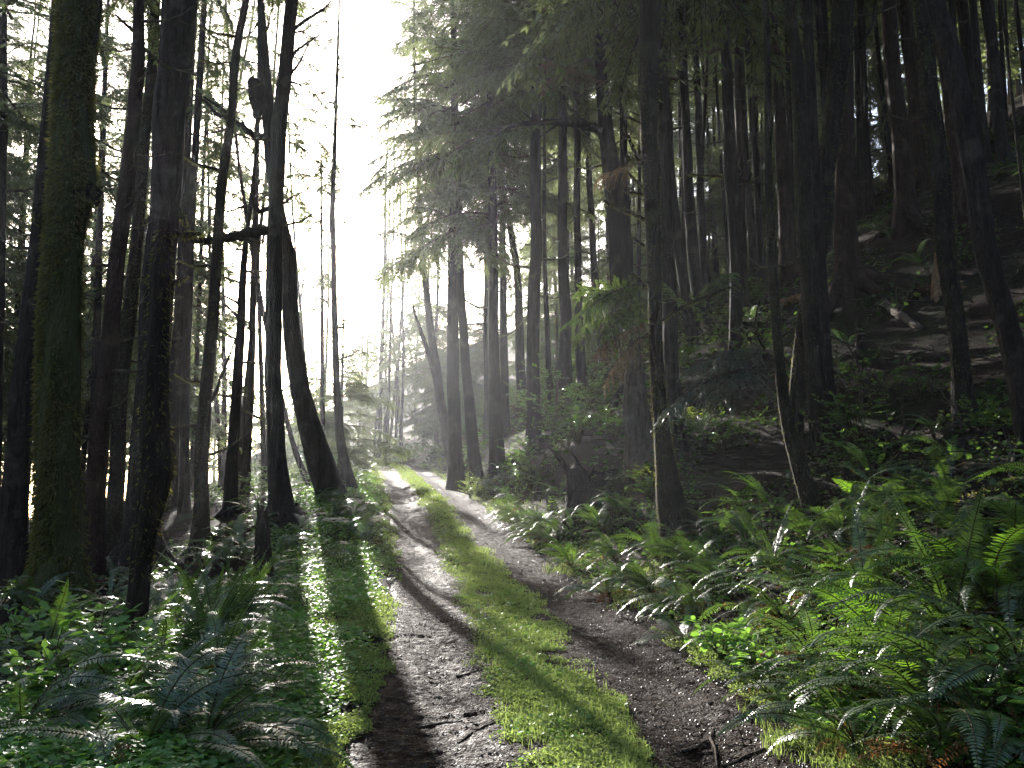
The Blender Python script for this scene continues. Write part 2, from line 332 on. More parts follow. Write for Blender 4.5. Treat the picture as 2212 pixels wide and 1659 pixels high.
def litter(name, seed, n, yr, ur, mat, l, w_, power, keep=None):
    g = np.random.default_rng(seed); x, y, u = scatter(g, n, *yr, *ur, power)
    if keep is not None: k = keep(x, y, u); x, y, u = x[k], y[k], u[k]
    n = len(x); a = g.random(n) * 6.283; L = l * (.3 + 1.2 * g.random(n) ** 2); tilt = g.normal(size=n) * .12
    D = nrm(np.stack([np.cos(a), np.sin(a), tilt], -1)); S = nrm(np.cross(D, [0, 0, 1.])); U = np.cross(S, D)
    P = np.stack([x, y, surf(x, y) + w_ * .8], -1); W = w_ * (.5 + g.random(n)); bend = g.normal(size=(n, 1)) * .12
    mb = MB(); V = []
    for k in (0, .5, 1):
        c = P + D * (L * k)[:, None] + S * (L[:, None] * bend * (1 if k == .5 else 0))
        for q in range(3):
            th = q * 2.094; V.append(c + (S * math.cos(th) + U * math.sin(th)) * (W * (1 - .4 * k))[:, None])
    V = np.stack(V, 1).reshape(-1, 3); b = np.arange(n)[:, None] * 9; F = []
    for r in (0, 3):
        for q in range(3): F.append(b + np.array([[r + q, r + (q + 1) % 3, r + 3 + (q + 1) % 3, r + 3 + q]]))
    mb.add(V, np.concatenate(F)); return tag(mb.build(name, mat), kind='stuff')
def pebbles(seed, n, yr, size, mat, power=2.3):
    g = np.random.default_rng(seed); x, y, u = scatter(g, n, *yr, -1.5, 1.5, power); k = (np.abs(u) > .36 + .2 * vn(x * 3, y * 3, 9)) & (fbm(x * 1.3, y * 1.3, 31, 3) > -.35); x, y = x[k], y[k]; n = len(x)
    r = size * (.35 + 1.0 * g.random(n) ** 2.5) * (1 + np.maximum(y - 9, 0) * .04); a = g.random(n) * 6.28; V = []
    for q, (dx, dy, dz) in enumerate(((1, 0, 0), (0, .75, .1), (-1, 0, 0), (0, -.75, 0), (.1, .1, .6), (0, 0, -.4))):
        j = .7 + .6 * g.random(n); V.append(np.stack([x + r * j * (dx * np.cos(a) - dy * np.sin(a)), y + r * j * (dx * np.sin(a) + dy * np.cos(a)), surf(x, y) + r * dz * j + r * .12], -1))
    mb = MB(); b = np.arange(n)[:, None] * 6
    mb.add(np.stack(V, 1).reshape(-1, 3), np.concatenate([b + np.array([f]) for f in ((0, 1, 4), (1, 2, 4), (2, 3, 4), (3, 0, 4), (1, 0, 5), (2, 1, 5), (3, 2, 5), (0, 3, 5))]))
    return tag(mb.build('gravel', mat, smooth=False), kind='stuff')
pebbles(15, 30000, (4.2, 40), .012, M['stone'])
litter('twig_litter', 11, 2600, (4.2, 30), (-1.5, 1.5), M['twig'], .14, .0035, 2.4, lambda x, y, u: np.abs(u) > .3)
litter('needle_litter', 12, 20000, (4.2, 22), (-1.55, 1.55), M['twig'], .05, .0016, 2.6)
litter('needle_litter', 17, 5000, (4.2, 22), (-1.6, 1.6), M['needle_dead'], .045, .0018, 2.6)
litter('slope_litter', 13, 15000, (6, 60), (2.6, 26), M['twig'], .7, .011, 1.2)
litter('slope_litter', 14, 2200, (6, 60), (-20, -3), M['twig'], .6, .010, 1.6)

# ------------------------------------------------------------------ conifer foliage
def bough_arrays(seed, nt_, nl, lw=(.052, .019), droop=.42):
    """unit-length conifer bough along +X: stem quads and needle-spray quads"""
    g = np.random.default_rng(seed); st = MB(); fo = MB()
    a = .10 + .12 * g.random(); yw = g.normal() * .05
    curve = lambda t: np.stack([t, yw * np.sin(3 * t), a * t - droop * t ** 2], -1)
    ts = np.linspace(0, .97, 8); tube(st, curve(ts), .012 * (1 - .8 * ts) + .0015, 4)
    P, D, S = [], [], []
    for side in (-1, 1):
        for t in np.sort(g.random(nt_)) * .86 + .12:
            lt = (.36 * (1 - .72 * t) + .05) * (.6 + .6 * g.random()); an = R_(48 + 18 * g.normal())
            d0 = np.array([math.cos(an), side * math.sin(an), -.15 - .35 * g.random()])
            s = np.linspace(0, 1, nl); base = curve(np.array([t]))[0]
            pts = base + d0 * lt * s[:, None]; pts[:, 2] -= lt * (.25 + .35 * g.random()) * s ** 2
            tube(st, pts[::max(1, nl // 3)], .0028, 3, cap=False)
            tw = nrm(np.gradient(pts, axis=0)); sd_ = nrm(np.cross(tw, [0, 0, 1.]))
            for ss in (-1, 1):
                dd = nrm(tw * .75 + ss * sd_ * (.6 + .35 * g.random((nl, 1))) + g.normal(size=(nl, 3)) * .22 + np.array([0, 0, -.18]))
                P.append(pts); D.append(dd); S.append(nrm(np.cross(dd, nrm(np.array([0, 0, 1.]) + g.normal(size=(nl, 3)) * .45))))
    P = np.concatenate(P); D = np.concatenate(D); S = np.concatenate(S); n = len(P)
    sc = .55 + .8 * g.random(n); rhomb(fo, P, D, S, lw[0] * sc, lw[1] * sc)
    return (np.concatenate(st.V), st.F[0:0], st), (np.concatenate(fo.V), np.concatenate(fo.F))
def bough_set(seed, k, nt_, nl, **kw):
    out = []
    for i in range(k):
        (_, _, st), (fv, ff) = bough_arrays(seed + i, nt_, nl, **kw)
        sv = np.concatenate(st.V); out.append((sv, st.F, fv, ff))
    return out
def put_bough(mb, b, Mx, off):
    sv, sF, fv, ff = b; V = sv @ Mx.T + off; n0 = mb.n
    mb.V.append(V); mb.n += len(V)
    for f in sF: mb.F.append(f + n0); mb.M.append(np.ones(len(f), int))
    mb.add(fv @ Mx.T + off, ff, 0)
def rotz(a): c, s = math.cos(a), math.sin(a); return np.array([[c, -s, 0], [s, c, 0], [0, 0, 1.]])
def roty(a): c, s = math.cos(a), math.sin(a); return np.array([[c, 0, s], [0, 1, 0], [-s, 0, c]])
def rotx(a): c, s = math.cos(a), math.sin(a); return np.array([[1, 0, 0], [0, c, -s], [0, s, c]])
B_MID = bough_set(100, 5, 17, 10); B_FINE = bough_set(200, 5, 24, 15, lw=(.036, .013)); B_FAR = bough_set(300, 4, 10, 6, lw=(.085, .034))
B_NEAR = bough_set(400, 5, 30, 26, lw=(.026, .0075), droop=.3)
def crown_mesh(name, seed, H, Rm, nb, bs, mat, low=.55, gap=.0):
    g = np.random.default_rng(seed); mb = MB()
    for i in range(nb):
        h = g.random() ** 1.05; z = h * H
        if vn(h * 6, seed * .7, 3) < -1 + gap * 2: continue
        L = Rm * (1 - h) ** .75 * (low + (1.1 - low) * g.random()) * (.75 + .25 * min(1, h * 5 + .4)) + .3
        az = i * 2.4 + g.normal() * .5
        put_bough(mb, bs[g.integers(len(bs))], rotz(az) @ roty(R_(g.normal() * 10 + 4 - 16 * h)) @ rotx(R_(g.normal() * 18)) * L, np.array([0, 0, z]))
    return mb.mesh(name, [mat, M['twig']], smooth=False)
CR = {
    'mid': [crown_mesh('crown', 500 + i, 15, 3.4, 85, B_MID, M['needle']) for i in range(4)],
    'fine': [crown_mesh('crown', 520 + i, 16, 4.6, 74, B_FINE, M['needle'], .6) for i in range(3)],
    'thin': [crown_mesh('crown', 540 + i, 12, 2.4, 30, B_MID, M['needle'], .4) for i in range(3)],
    'far': [crown_mesh('crown', 560 + i, 17, 3.6, 70, B_FAR, M['needle']) for i in range(3)],
    'young': [crown_mesh('crown', 580 + i, 8, 2.6, 60, B_FINE, M['needle'], .6) for i in range(2)],
}
# dead snag branches, unit length along +X
def snag_mesh(seed, mat, twigs=4, moss=False):
    g = np.random.default_rng(seed); mb = MB(); t = np.linspace(0, 1, 9)
    a, b = g.normal() * .12, g.normal() * .25
    P = np.stack([t, a * t + b * t ** 2 * .6 + .02 * np.sin(9 * t + seed), -.16 * t + .32 * t ** 2 + .015 * np.sin(11 * t)], -1)
    tube(mb, P, .026 * (1 - .8 * t) + .004, 6, 0, .15, seed)
    for k in range(twigs):
        i = g.integers(2, 8); d = nrm(np.array([.5 + .4 * g.random(), g.normal() * .8, g.normal() * .5 + .15])); l = .12 + .3 * g.random()
        s = np.linspace(0, 1, 5); tube(mb, P[i] + d * l * s[:, None] + np.array([0, 0, .1]) * (l * s ** 2)[:, None], .008 * (1 - .7 * s) + .002, 4)
    mats = [mat]
    if moss:
        n = 260; k = g.random(n); p = np.stack([np.interp(k, t, P[:, c]) for c in range(3)], -1)
        d = nrm(np.array([0, 0, -1.]) + g.normal(size=(n, 3)) * .45); rhomb(mb, p, d, nrm(np.cross(d, g.normal(size=(n, 3)))), .03 + .05 * g.random(n), .02, 1); mats.append(M['moss'])
    return mb.mesh('dead_branch', mats)
SNAG = [snag_mesh(700 + i, M['twig'], 2 + i % 4) for i in range(7)]
SNAG_MOSS = [snag_mesh(720 + i, M['bark_mossy'], 1 + i % 3, True) for i in range(4)]

# ------------------------------------------------------------------ trees
CAT_BARK = {'d': 'bark', 'b': 'bark_brown', 'm': 'bark_mossy', 'M': 'bark_moss_full', 'g': 'dead_wood'}
TREES = {}
def add_moss(root, P, r, seed, dens, size, zlo, zhi, origin, name='moss'):
    g = np.random.default_rng(seed); zz = P[:, 2]
    n = int(dens * (zhi - zlo)); z = zlo + g.random(n) * (zhi - zlo); o = np.argsort(zz)
    c = np.stack([np.interp(z, zz[o], P[o, k]) for k in range(3)], -1); rr = np.interp(z, zz[o], r[o]); th = g.random(n) * 6.2832
    keep = fbm(np.cos(th) * 1.6 + seed, z * .8 + np.sin(th) * 1.6, seed, 3) > -.35 + .3 * g.random(n)
    c, rr, th, z = c[keep], rr[keep], th[keep], z[keep]; n = len(z)
    out = np.stack([np.cos(th), np.sin(th), 0 * th], -1); p = c + out * (rr * .97)[:, None]
    d = nrm(out * (.30 + .55 * g.random((n, 1))) + np.array([0, 0, -1.]) * (.35 + .6 * g.random((n, 1))) + g.normal(size=(n, 3)) * .35)
    mb = MB(); rhomb(mb, p - origin, d, nrm(np.cross(d, g.normal(size=(n, 3)))), size * (.4 + .9 * g.random(n)), size * .24)
    return tag(mb.build(name, M['moss'], root, smooth=False), kind='stuff')
def tree(name, label, cat, Y, poly, H=27, bark_k='d', crown=None, snags=0, snag_z=(2, 10), snag_l=(.5, 1.3), moss=None, group=None, flare=.55, rough=.10, seed=None, near=False, mossy_snags=False, top=None):
    """poly: (px, py, width px) from the photo, read at distance Y and turned into metres; the trunk is carried down to the soil and up to height H"""
    seed = seed if seed is not None else len(TREES) * 7 + 3
    g = np.random.default_rng(seed)
    pts = np.array([pt(a, b, Y) for a, b, c in poly]); rad = np.array([c * mpp(a, b, Y) / 2 for a, b, c in poly])
    o = np.argsort(pts[:, 2]); pts, rad = pts[o], rad[o]
    sl = (pts[1] - pts[0]) / (pts[1][2] - pts[0][2])
    zb = tz(pts[0][0], Y)
    for _ in range(4):
        base = pts[0] + sl * (zb - pts[0][2]); zb = tz(base[0], base[1])
    if pts[0][2] > zb - .1:
        pts = np.vstack([pts[0] + sl * (zb - .25 - pts[0][2]), pts]); rad = np.concatenate([[rad[0] * 1.04], rad])
    else: base = np.array([np.interp(zb, pts[:, 2], pts[:, 0]), Y, zb])
    if top is None:
        zt = max(zb + H, pts[-1][2] + 2); up = (pts[-1] - pts[-2]) / (pts[-1][2] - pts[-2][2]); hh = zt - pts[-1][2]
        q = np.linspace(.12, 1, 8)
        pts = np.vstack([pts] + [pts[-1] + np.array([up[0] * hh * k * (1 - .5 * k), (g.random() - .5) * .02 * hh * k, hh * k]) for k in q]); rad = np.concatenate([rad, rad[-1] * (1 - .9 * q) + .01])
    step = .16 if near else .32
    zz = np.arange(pts[0][2], pts[-1][2] + step, step) if H > 3 else np.linspace(pts[0][2], pts[-1][2], 24)
    P = np.stack([np.interp(zz, pts[:, 2], pts[:, 0]), np.interp(zz, pts[:, 2], pts[:, 1]), zz], -1); r = np.interp(zz, pts[:, 2], rad)
    kk = max(3, int(.9 / step) | 1); ker = np.hanning(kk + 2)[1:-1]; ker /= ker.sum()
    def sm(v): return np.convolve(np.pad(v, kk // 2, mode='edge'), ker, 'valid')
    lin = lambda v: v
    P[:, 0] = sm(P[:, 0]); P[:, 1] = sm(P[:, 1]); r = sm(r)
    P[:, 0] += .25 * r * fbm(zz * .5, zz * 0 + seed, seed, 2); 
    r = r * (1 + flare * np.exp(-np.maximum(zz - zb, 0) / (.5 + r[0] * .8)))
    root = empty(name, base, label, cat, group); origin = np.array(base)
    mb = MB(); tube(mb, P - origin, r, 30 if near else (18 if Y < 30 else 12), 0, rough, seed)
    if flare > .3 and Y < 26:                                                           # root buttresses
        for k in range(5):
            a = g.random() * 6.28; s = np.linspace(0, 1, 7); l = r[0] * (1.3 + 1.4 * g.random())
            q = np.stack([base[0] + np.cos(a + .3 * s) * (r[0] * .5 + l * s), base[1] + np.sin(a + .3 * s) * (r[0] * .5 + l * s), 0 * s], -1)
            q[:, 2] = terrain(q[:, 0], q[:, 1]) + r[0] * 1.0 * (1 - s) ** 2 - .06 * s - .02; tube(mb, q - origin, r[0] * (.42 - .34 * s), 8, 0, .12, seed + k)
    mb.build('trunk', M[CAT_BARK[bark_k]], root)
    if crown:
        zc, kind, sc = crown; ms = CR[kind]; me = ms[int(g.integers(len(ms)))]
        cxy = np.array([np.interp(zb + zc, P[:, 2], P[:, 0]), np.interp(zb + zc, P[:, 2], P[:, 1]), zb + zc]) - origin
        Hc = (zb + H) - (zb + zc); h0 = {'mid': 15, 'fine': 16, 'thin': 12, 'far': 17, 'young': 8}[kind]
        put('crown', me, root, Matrix.Translation(cxy) @ Matrix.Rotation(g.random() * 6.28, 4, 'Z') @ Matrix.Diagonal((sc, sc, max(.5, Hc / h0), 1)))
    for k in range(snags):
        z = zb + snag_z[0] + (snag_z[1] - snag_z[0]) * (k + g.random()) / snags; a = g.random() * 6.28
        if g.random() < .5: a = (0 if g.random() < .5 else math.pi) + g.normal() * .5
        i = int(np.argmin(np.abs(P[:, 2] - z))); l = snag_l[0] + (snag_l[1] - snag_l[0]) * g.random() ** 1.5
        c = P[i] - origin + np.array([math.cos(a), math.sin(a), 0]) * r[i] * .8
        ms = SNAG_MOSS if (mossy_snags and g.random() < .6) else SNAG
        put('dead_branch', ms[int(g.integers(len(ms)))], root, Matrix.Translation(c) @ Matrix.Rotation(a, 4, 'Z') @ Matrix.Rotation(R_(g.normal() * 16 - 4), 4, 'Y') @ Matrix.Scale(l, 4))
    if moss:
        for (dens, size, zlo, zhi) in moss: add_moss(root, P, r, seed + 1, dens, size, zb + zlo, zb + zhi, origin)
    root['_o'] = 0; del root['_o']
    TREES[label] = (root, P, r, origin, zb)
    return root
def limb(root, Y, poly, mat='bark', moss=0, name='branch', dy=0.0, seed=1, twigs=0, msz=.06):
    """a branch read from the photo; Y0..Y0+dy along its length"""
    n = len(poly); Ys = [Y + dy * k / (n - 1) for k in range(n)]
    P0 = np.array([pt(a, b, yy) for (a, b, c), yy in zip(poly, Ys)]); R0 = np.array([c * mpp(a, b, yy) / 2 for (a, b, c), yy in zip(poly, Ys)])
    t = np.linspace(0, 1, n); tt = np.linspace(0, 1, 6 * n); P = np.stack([np.interp(tt, t, P0[:, k]) for k in range(3)], -1); r = np.interp(tt, t, R0)
    ker = np.hanning(7)[1:-1]; ker /= ker.sum()
    for k in range(3): P[2:-2, k] = np.convolve(P[:, k], ker, 'valid')
    g = np.random.default_rng(seed); ln = np.linalg.norm(P0[-1] - P0[0]); P[1:] += g.normal(size=(len(P) - 1, 3)) * r[1:, None] * .18
    org = np.array(root.location); mb = MB(); tube(mb, P - org, r, 10, 0, .14, seed)
    for k in range(twigs):
        i = int(g.integers(3, len(P) - 1)); s = np.linspace(0, 1, 5); d = nrm(nrm(P[i] - P[i - 1]) * .6 + g.normal(size=3) * np.array([.6, .5, .7])); l = ln * (.06 + .16 * g.random())
        tube(mb, P[i] - org + d * l * s[:, None], r[i] * (.35 - .25 * s) + .002, 4)
    mats = [M[mat]]
    if moss:
        m_ = int(moss * ln); k = g.random(m_); i = np.clip((k * (len(P) - 1)).astype(int), 0, len(P) - 2); f = (k * (len(P) - 1) - i)[:, None]
        p = P[i] * (1 - f) + P[i + 1] * f - org; rr = r[i]; v = nrm(g.normal(size=(m_, 3))); p = p + v * rr[:, None] * .95
        d = nrm(v * .5 + np.array([0, 0, -.6]) + g.normal(size=(m_, 3)) * .35); rhomb(mb, p, d, nrm(np.cross(d, g.normal(size=(m_, 3)))), msz * (.4 + .9 * g.random(m_)), msz * .3, 1); mats.append(M['moss'])
    return mb.build(name, mats, root)
def bough(root, Y, p0, p1, mat, k=0, dy=0.0, name='bough', fat=1.0, tilt=0.0, bs=None):
    """a needle bough from picture point p0 to p1"""
    a = pt(*p0, Y); b = pt(*p1, Y + dy); v = b - a; L = np.linalg.norm(v)
    az = math.atan2(v[1], v[0]); el = math.asin(v[2] / L); mb = MB()
    bs = bs or B_NEAR; put_bough(mb, bs[k % len(bs)], rotz(az) @ roty(-el - .14) @ rotx(tilt) @ np.diag([1, fat, 1.]) * L, a - np.array(root.location))
    return mb.build(name, [M[mat], M['twig']], root, smooth=False)

# ------------------------------------------------------------------ the trees of the photo, left of the track
T = tree
mossy_giant = T('conifer_tree', 'thick trunk wholly wrapped in shaggy green moss, left of the ferns', 'tree', 12.6, [(167, 0, 82), (162, 100, 74), (155, 250, 76), (149, 415, 94), (137, 480, 70), (135, 600, 79), (132, 800, 84), (130, 1000, 85), (133, 1150, 90), (135, 1310, 104)],
  30, 'M', (15, 'mid', 1.0), near=True, rough=.13, flare=.35, moss=[(2900, .105, .0, 9.5), (1500, .10, 9.5, 13)])
limb(mossy_giant, 12.6, [(190, 110, 14), (207, 85, 10), (215, 40, 7), (218, -20, 4)], 'bark_mossy', 60, 'dead_branch', -.2, 3)
limb(mossy_giant, 12.6, [(185, 400, 34), (205, 425, 26), (208, 440, 12)], 'bark_mossy', 300, 'burl', -.1, 4, 0, .08)
limb(mossy_giant, 12.6, [(100, 440, 36), (88, 465, 26), (84, 480, 10)], 'bark_mossy', 300, 'burl', -.1, 5, 0, .08)
T('conifer_tree', 'dark scaly trunk half hidden behind the shaggy moss trunk', 'tree', 16.5, [(110, 150, 20), (85, 480, 27), (75, 560, 31), (45, 870, 45), (32, 1100, 52), (30, 1180, 55)], 28, 'd', (13, 'mid', 1), snags=16, snag_z=(2, 11), near=True)
snaggy = T('conifer_tree', 'dark reddish trunk bristling with short dead side branches', 'tree', 14.2, [(300, 0, 20), (300, 133, 27), (283, 300, 29), (270, 433, 33), (253, 553, 33), (240, 720, 35), (223, 886, 38), (207, 1053, 40), (195, 1230, 46)], 25, 'b', (14, 'mid', .9), snags=30, snag_z=(1.6, 10.5), snag_l=(.35, 1.15), near=True)
limb(snaggy, 14.2, [(292, 70, 9), (275, 55, 7), (250, 33, 5)], 'bark_mossy', 120, 'dead_branch', -.2, 6)
T('conifer_tree', 'straight mossy edged trunk just behind the reddish snag covered trunk', 'tree', 19.5, [(337, 0, 21), (327, 167, 22), (310, 333, 25), (293, 547, 27), (272, 720, 32), (260, 886, 33), (247, 1086, 32), (243, 1190, 36)], 27, 'm', (14, 'mid', .9), snags=8, snag_z=(3, 10), mossy_snags=True, moss=[(500, .06, 0, 11)])
big_left = T('conifer_tree', 'broad dark ridged trunk, the widest between the moss trunk and the leaning pair', 'tree', 17.2, [(393, 0, 74), (380, 133, 68), (367, 267, 66), (357, 433, 62), (348, 553, 64), (338, 700, 66), (325, 900, 64), (310, 1086, 64), (303, 1190, 70)], 32, 'd', (15, 'fine', .85), near=True, rough=.09, moss=[(150, .07, 0, 6)])
for k, q in enumerate(([(335, 462, 12), (325, 470, 9), (310, 482, 6)], [(385, 455, 14), (395, 470, 12), (400, 485, 5)])): limb(big_left, 17.2, q, 'bark_mossy', 220, 'burl', -.2, 12 + k, 0, .08)
burl = T('snag_tree', 'crooked burl covered snag with shaggy moss standing in the ferns', 'snag', 9.2, [(352, 500, 26), (346, 553, 38), (342, 700, 41), (337, 786, 45), (330, 940, 58), (340, 972, 74), (352, 990, 60), (332, 1015, 62), (340, 1043, 76), (330, 1075, 58), (312, 1140, 43), (300, 1273, 38), (293, 1340, 45), (283, 1440, 54)],
  5.4, 'm', None, near=True, rough=.22, flare=.1, moss=[(360, .07, .6, 4.3)], top=True)
limb(burl, 9.2, [(345, 505, 20), (380, 500, 15), (405, 508, 13), (432, 504, 8)], 'bark_mossy', 420, 'branch', .1, 7, 0, .06)
limb(burl, 9.2, [(352, 610, 16), (378, 612, 12), (395, 602, 7), (404, 597, 4)], 'bark_mossy', 300, 'branch', .1, 8, 2, .05)
limb(burl, 9.2, [(340, 600, 16), (322, 608, 10), (308, 600, 6)], 'bark_mossy', 300, 'branch', .1, 9, 1, .05)
T('conifer_tree', 'grey hazed trunk of a close pair behind the burl snag', 'tree', 30, [(392, 560, 20), (388, 640, 22), (377, 853, 27), (367, 1053, 27), (364, 1170, 29)], 28, 'd', (12, 'thin', 1), snags=8, snag_z=(4, 12))
T('conifer_tree', 'slimmer sharp edged trunk of the close pair behind the burl snag', 'tree', 27, [(424, 300, 15), (412, 500, 17), (404, 700, 18), (400, 860, 19), (398, 1053, 19), (398, 1160, 21)], 27, 'd', (13, 'thin', 1), snags=8, snag_z=(3, 12))
lean1 = T('conifer_tree', 'slender swaying trunk with moss lit rims rising beside the horizontal limb', 'tree', 19, [(533, 0, 15), (513, 100, 18), (497, 267, 18), (477, 400, 20), (467, 550, 22), (457, 720, 25), (443, 853, 28), (437, 986, 30), (437, 1100, 29), (435, 1170, 32)], 26, 'm', (15, 'thin', 1), snags=14, snag_z=(2, 12), mossy_snags=True, moss=[(420, .05, 0, 10)])
limb(lean1, 19, [(460, 865, 7), (475, 820, 6), (495, 770, 5), (508, 735, 4)], 'bark', 0, 'dead_branch', .3, 15, 3)
limb(lean1, 19, [(490, 255, 9), (465, 245, 8), (445, 220, 6), (425, 208, 3)], 'bark', 0, 'branch', .2, 16, 4)
T('conifer_tree', 'thin dark trunk studded with twigs between the swaying and the straight black trunk', 'tree', 24, [(534, 500, 9), (527, 553, 13), (520, 686, 18), (510, 853, 22), (500, 1020, 25), (497, 1140, 27)], 13.5, 'd', None, snags=22, snag_z=(2, 12), snag_l=(.5, 1.6))
strong = T('conifer_tree', 'straight nearly black trunk in front of the leaning one, at the sun', 'tree', 20, [(628, 0, 26), (617, 133, 28), (604, 267, 32), (597, 400, 32), (592, 553, 33), (591, 686, 34), (593, 820, 35), (598, 953, 37), (605, 1053, 42), (610, 1110, 48)], 29, 'd', (16, 'thin', 1), near=True, snags=9, snag_z=(6, 15), flare=.5)
limb(strong, 20, [(585, 500, 22), (560, 497, 24), (520, 507, 22), (470, 518, 20), (430, 522, 14), (408, 517, 8)], 'bark_mossy', 120, 'branch', -.4, 17, 3, .05)
limb(strong, 20, [(585, 450, 12), (560, 458, 11), (545, 440, 9), (555, 400, 6)], 'bark', 0, 'branch', -.4, 18, 3)
for k, q in enumerate(([(632, 65, 8), (665, 40, 7), (700, 20, 5), (722, -5, 3)], [(628, 120, 7), (660, 95, 5), (690, 75, 3)], [(622, 165, 7), (645, 140, 5), (668, 90, 3)], [(612, 440, 6), (632, 425, 4), (655, 415, 2)])): limb(strong, 20, q, 'bark', 0, 'dead_branch', .5, 20 + k, 5)
for k, (a, b) in enumerate((((628, 175), (712, 228)), ((622, 215), (704, 268)), ((615, 262), (716, 318)), ((612, 300), (700, 368)), ((620, 120), (700, 150)), ((612, 345), (668, 410)), ((625, 60), (690, 92)), ((606, 395), (660, 470)))): bough(strong, 20.2, a, b, 'needle', k, .5, fat=1.5, bs=B_FINE, tilt=.3 * (-1) ** k)
leaner = T('conifer_tree', 'black trunk leaning left from a wide flared base beside the track', 'tree', 24, [(562, 0, 14), (569, 100, 22), (579, 233, 27), (586, 333, 29), (600, 450, 31), (622, 553, 31), (627, 653, 33), (635, 753, 38), (650, 853, 42), (668, 930, 50), (685, 986, 56), (700, 1040, 58)], 27, 'd', (15, 'thin', 1), near=True, snags=7, snag_z=(8, 14), flare=.12)
limb(leaner, 24, [(578, 300, 16), (545, 290, 13), (515, 268, 10), (480, 235, 7), (440, 210, 4)], 'bark', 0, 'branch', .5, 26, 6)
limb(leaner, 24, [(565, 185, 10), (550, 178, 30), (548, 210, 28), (556, 245, 20), (560, 265, 6)], 'bark', 60, 'burl', -.3, 27, 6)
T('conifer_tree', 'slim dark trunk bowing out beside the flared base of the leaning tree', 'tree', 26, [(727, 200, 6), (723, 333, 9), (717, 467, 11), (720, 553, 12), (722, 653, 13), (726, 786, 15), (728, 853, 16), (736, 953, 18), (750, 1020, 22)], 17, 'd', (8.5, 'thin', .75), snags=16, snag_z=(3, 15), snag_l=(.4, 1.2))
T('conifer_tree', 'pencil thin straight dark trunk in the bright gap', 'tree', 36, [(694, 390, 4), (695, 570, 6), (696, 686, 8), (696, 853, 10), (698, 946, 11)], 15, 'd', (7, 'thin', .7), snags=10, snag_z=(4, 14), snag_l=(.4, 1.0))
for i, (q, Y, lb) in enumerate([
  ([(640, 560, 5), (652, 700, 7), (662, 850, 9), (668, 980, 10)], 44, 'faint twin stem in glare right of the leaning trunk'),
  ([(430, 640, 9), (424, 800, 10), (413, 1100, 12)], 38, 'pale hazed trunk seen past the slender swaying trunk'),
  ([(462, 760, 8), (470, 900, 10), (481, 1070, 13)], 42, 'pale trunk tilting left between two darker twiggy trunks'),
  ([(549, 540, 12), (541, 853, 16), (532, 1020, 17), (528, 1120, 19)], 33, 'grey trunk close left of the straight black trunk'),
  ([(561, 700, 9), (566, 850, 11), (574, 1060, 14)], 40, 'faint pale trunk at the left edge of the straight black trunk'),
  ([(618, 900, 9), (630, 950, 11), (646, 1000, 12), (664, 1040, 13)], 31, 'crooked bent little trunk under the leaning tree'),
  ([(480, 520, 8), (484, 700, 9), (484, 1050, 12)], 46, 'dim grey trunk standing far down slope in white haze'),
  ([(222, 300, 12), (210, 700, 16), (198, 1000, 18)], 34, 'grey trunk glimpsed between moss trunk and snag covered trunk'),
  ([(8, 0, 16), (4, 300, 20), (-6, 700, 24), (-14, 1100, 27)], 26, 'dark trunk cut by the left picture edge'),
  ([(52, 380, 9), (40, 600, 11), (28, 900, 13)], 38, 'thin grey trunk near left picture edge before speckled foliage')]):
    T('conifer_tree', lb, 'tree', Y, q, 26, 'd', (13, 'thin' if 420 < q[0][0] < 900 else 'mid', 1), snags=8 if Y < 40 else 4, snag_z=(3, 14), snag_l=(.5, 1.5))
T('young_hemlock', 'young hemlock spreading soft boughs over the far left track edge', 'tree', 37, [(741, 740, 4), (738, 850, 7), (735, 1000, 10)], 7.2, 'm', (1.0, 'young', 1.05))

